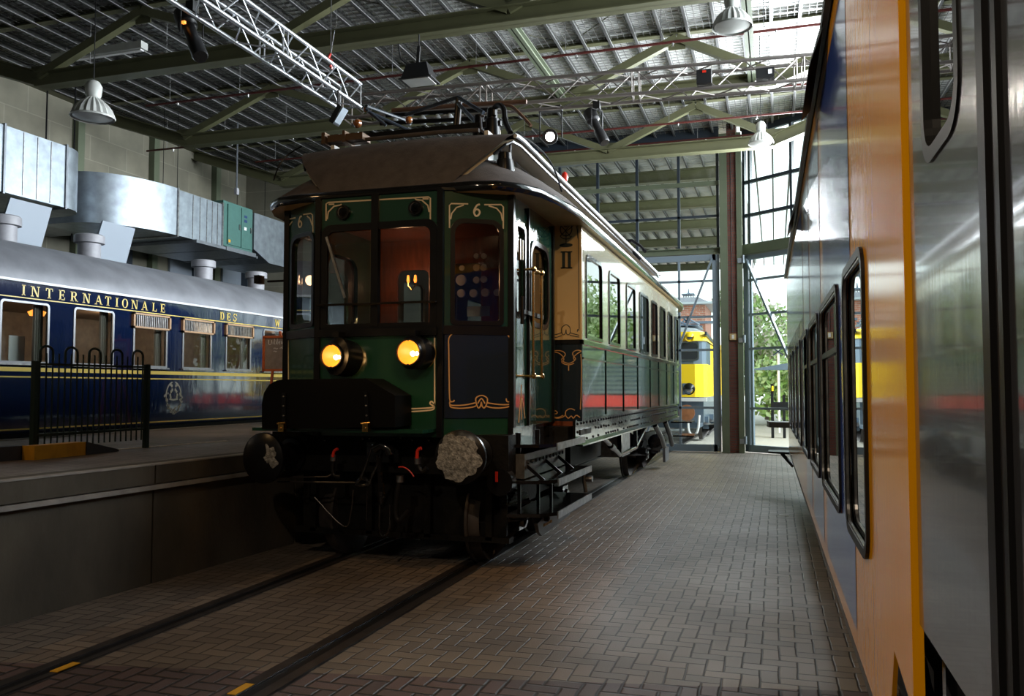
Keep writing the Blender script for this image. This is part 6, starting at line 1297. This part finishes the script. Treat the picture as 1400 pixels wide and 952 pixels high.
for s in (1, -1):
    xc_ = -3.4 + s * (L(939, 480).x + 3.4); PQ = Plane((xc_, YQ + .06, (L(950, 468).z + L(950, 492).z) / 2), (1, 0, 0)); PQ.n = Vector((0, -1, 0))
    w_ = .36; h_ = .30
    f_ = MB().plate([rrect(-w_, w_, -h_, h_, .1), rrect(-w_ + .05, w_ - .05, -h_ + .05, h_ - .05, .08)], PQ, .03); f_.v = [p + PQ.n * .02 for p in f_.v]; f_ = f_.build('cab_window', M['steel'], lc)
    g_ = MB().plate([rrect(-w_ + .04, w_ - .04, -h_ + .04, h_ - .04, .08)], PQ, .01); g_.v = [p + PQ.n * .015 for p in g_.v]; g_.build('pane', mat('dark_cab_pane', (.04, .04, .045), .1, coat=.5), f_)
    c = L(942, 532); c.x = -3.4 + s * (c.x + 3.4); o = MB().lathe(c + Vector((0, -.02, 0)), (0, 1, 0), [(0, .10), (0, .17), (.03, .19), (.08, .19)], 20).build('headlight', M['black'], lc, True)
    MB().lathe(c + Vector((0, -.03, 0)), (0, 1, 0), [(0, .01), (.01, .09), (.04, .13)], 20).build('lens', M['steel'], o, True)
    MB().box(c.x - .20, c.x + .05, YQ - .01, YQ + .02, c.z - .17, c.z + .17).build('headlight_panel', M['loco_grey'], lc)
    c = L(941, 564); c.x = -3.4 + s * (c.x + 3.4); MB().lathe(c + Vector((0, -.5, 0)), (0, 1, 0), [(0, .01), (.01, .24), (.05, .24), (.06, .1), (.5, .12)], 20).build('buffer', mat('rusty_brown', (.35, .13, .05), .6, var=.3), lc, True)
c = L(943, 461); o = MB().lathe(c + Vector((0, -.08, 0)), (0, 1, 0), [(0, .09), (0, .14), (.2, .14)], 18).build('top_lamp', M['loco_yellow'], lc, True); MB().lathe(c + Vector((0, -.09, 0)), (0, 1, 0), [(0, .01), (.01, .08)], 14).build('lens', M['loco_grey'], o)
MB().box(xl, xr, YQ - .12, YQ, L(950, 549).z, L(950, 544).z).build('white_rail', M['white'], lc); MB().box(xl + .2, xr - .1, YQ - .05, YQ + .3, L(950, 578).z, L(950, 549).z).build('buffer_beam', M['loco_grey'], lc)
MB().box(xl + .3, xr - .25, YQ + .2, YQ + 13, .45, zb_).build('underframe', M['loco_grey'], lc)
q = [(941, 570), (941, 584), (943, 592), (948, 595), (953, 591), (955, 582), (956, 568)]
MB().tube(cr_([fY(x, y, YQ - .3) for x, y in q]), .035, 8).build('air_hose', M['white'], lc, True)
for z in (.72, .38): MB().box(L(918, 590).x, L(936, 590).x, YQ - .35, YQ - .1, z, z + .05).build('footstep', M['loco_light'], lc)
for yy in (YQ + 2, YQ + 4.4, YQ + 9, YQ + 11.4):
    MB().lathe((xr - .28, yy, .5), (-1, 0, 0), [(0, .45), (0, .5), (.12, .5), (.13, .1)], 24).build('wheel', M['rail'], lc, True); MB().box(xr - .28, xr - .1, yy - .2, yy + .2, .35, .75).build('axle_box', M['loco_grey'], lc)
q = MB(); qq = lambda x, y, Y: fY(x, y, Y)
q.tube([qq(930, 446, 27), qq(938, 434, 27.6), qq(956, 444, 28.5)], .03, 6).tube([qq(930, 440, 27), qq(948, 448, 28), qq(960, 446, 28)], .03, 6).tube([qq(934, 434, 27), qq(946, 450, 28)], .03, 6).tube([qq(942, 434, 27), qq(932, 450, 28)], .03, 6).box(-4.5, -2.3, 27, 29, zr + .24, zr + .28)
q.build('pantograph', M['loco_grey'], lc)
a = L(962, 456); b = fY(982, 478, YQ + 6); MB().bar(a + Vector((.05, .1, 0)), b, .06, .12).build('side_gutter', M['frame_dark'], lc)

# things outside that the paintwork mirrors
rw = thing('flat_wagon', 'red flat wagon outside, mirrored in the old railcar side', 'wagon', (4.2, 36, 0))
MB().box(1.6, 8.0, 36, 38.5, .75, 1.35).build('frame', M['red'], rw); MB().box(1.8, 7.8, 36.1, 38.4, 1.35, 1.42).build('deck', M['black_matt'], rw)
for x_ in (2.4, 3.6, 6.2, 7.3): MB().lathe((x_, 36.2, .45), (0, -1, 0), [(0, .4), (0, .48), (.12, .48), (.13, .1)], 24).build('wheel', M['black_matt'], rw, True)
sh_ = thing('shed', 'pale louvred shed outside beyond the red flat wagon', 'shed', (5.5, 47, 0))
MB().box(1.5, 12, 52, 56, -.03, 4.4).build('wall', mat('pale_render', (.55, .58, .58), .8), sh_); MB().prism([(1.0, 51.5, 4.4), (12.5, 51.5, 4.4), (12.5, 54, 6.4), (1.0, 54, 6.4)], (0, 0, .2)).build('roof', M['cap_grey'], sh_)
q = MB()
for i in range(9): q.box(3, 9, 51.9, 52.0, 1.5 + i * .28, 1.62 + i * .28)
q.build('louvres', M['loco_grey'], sh_)
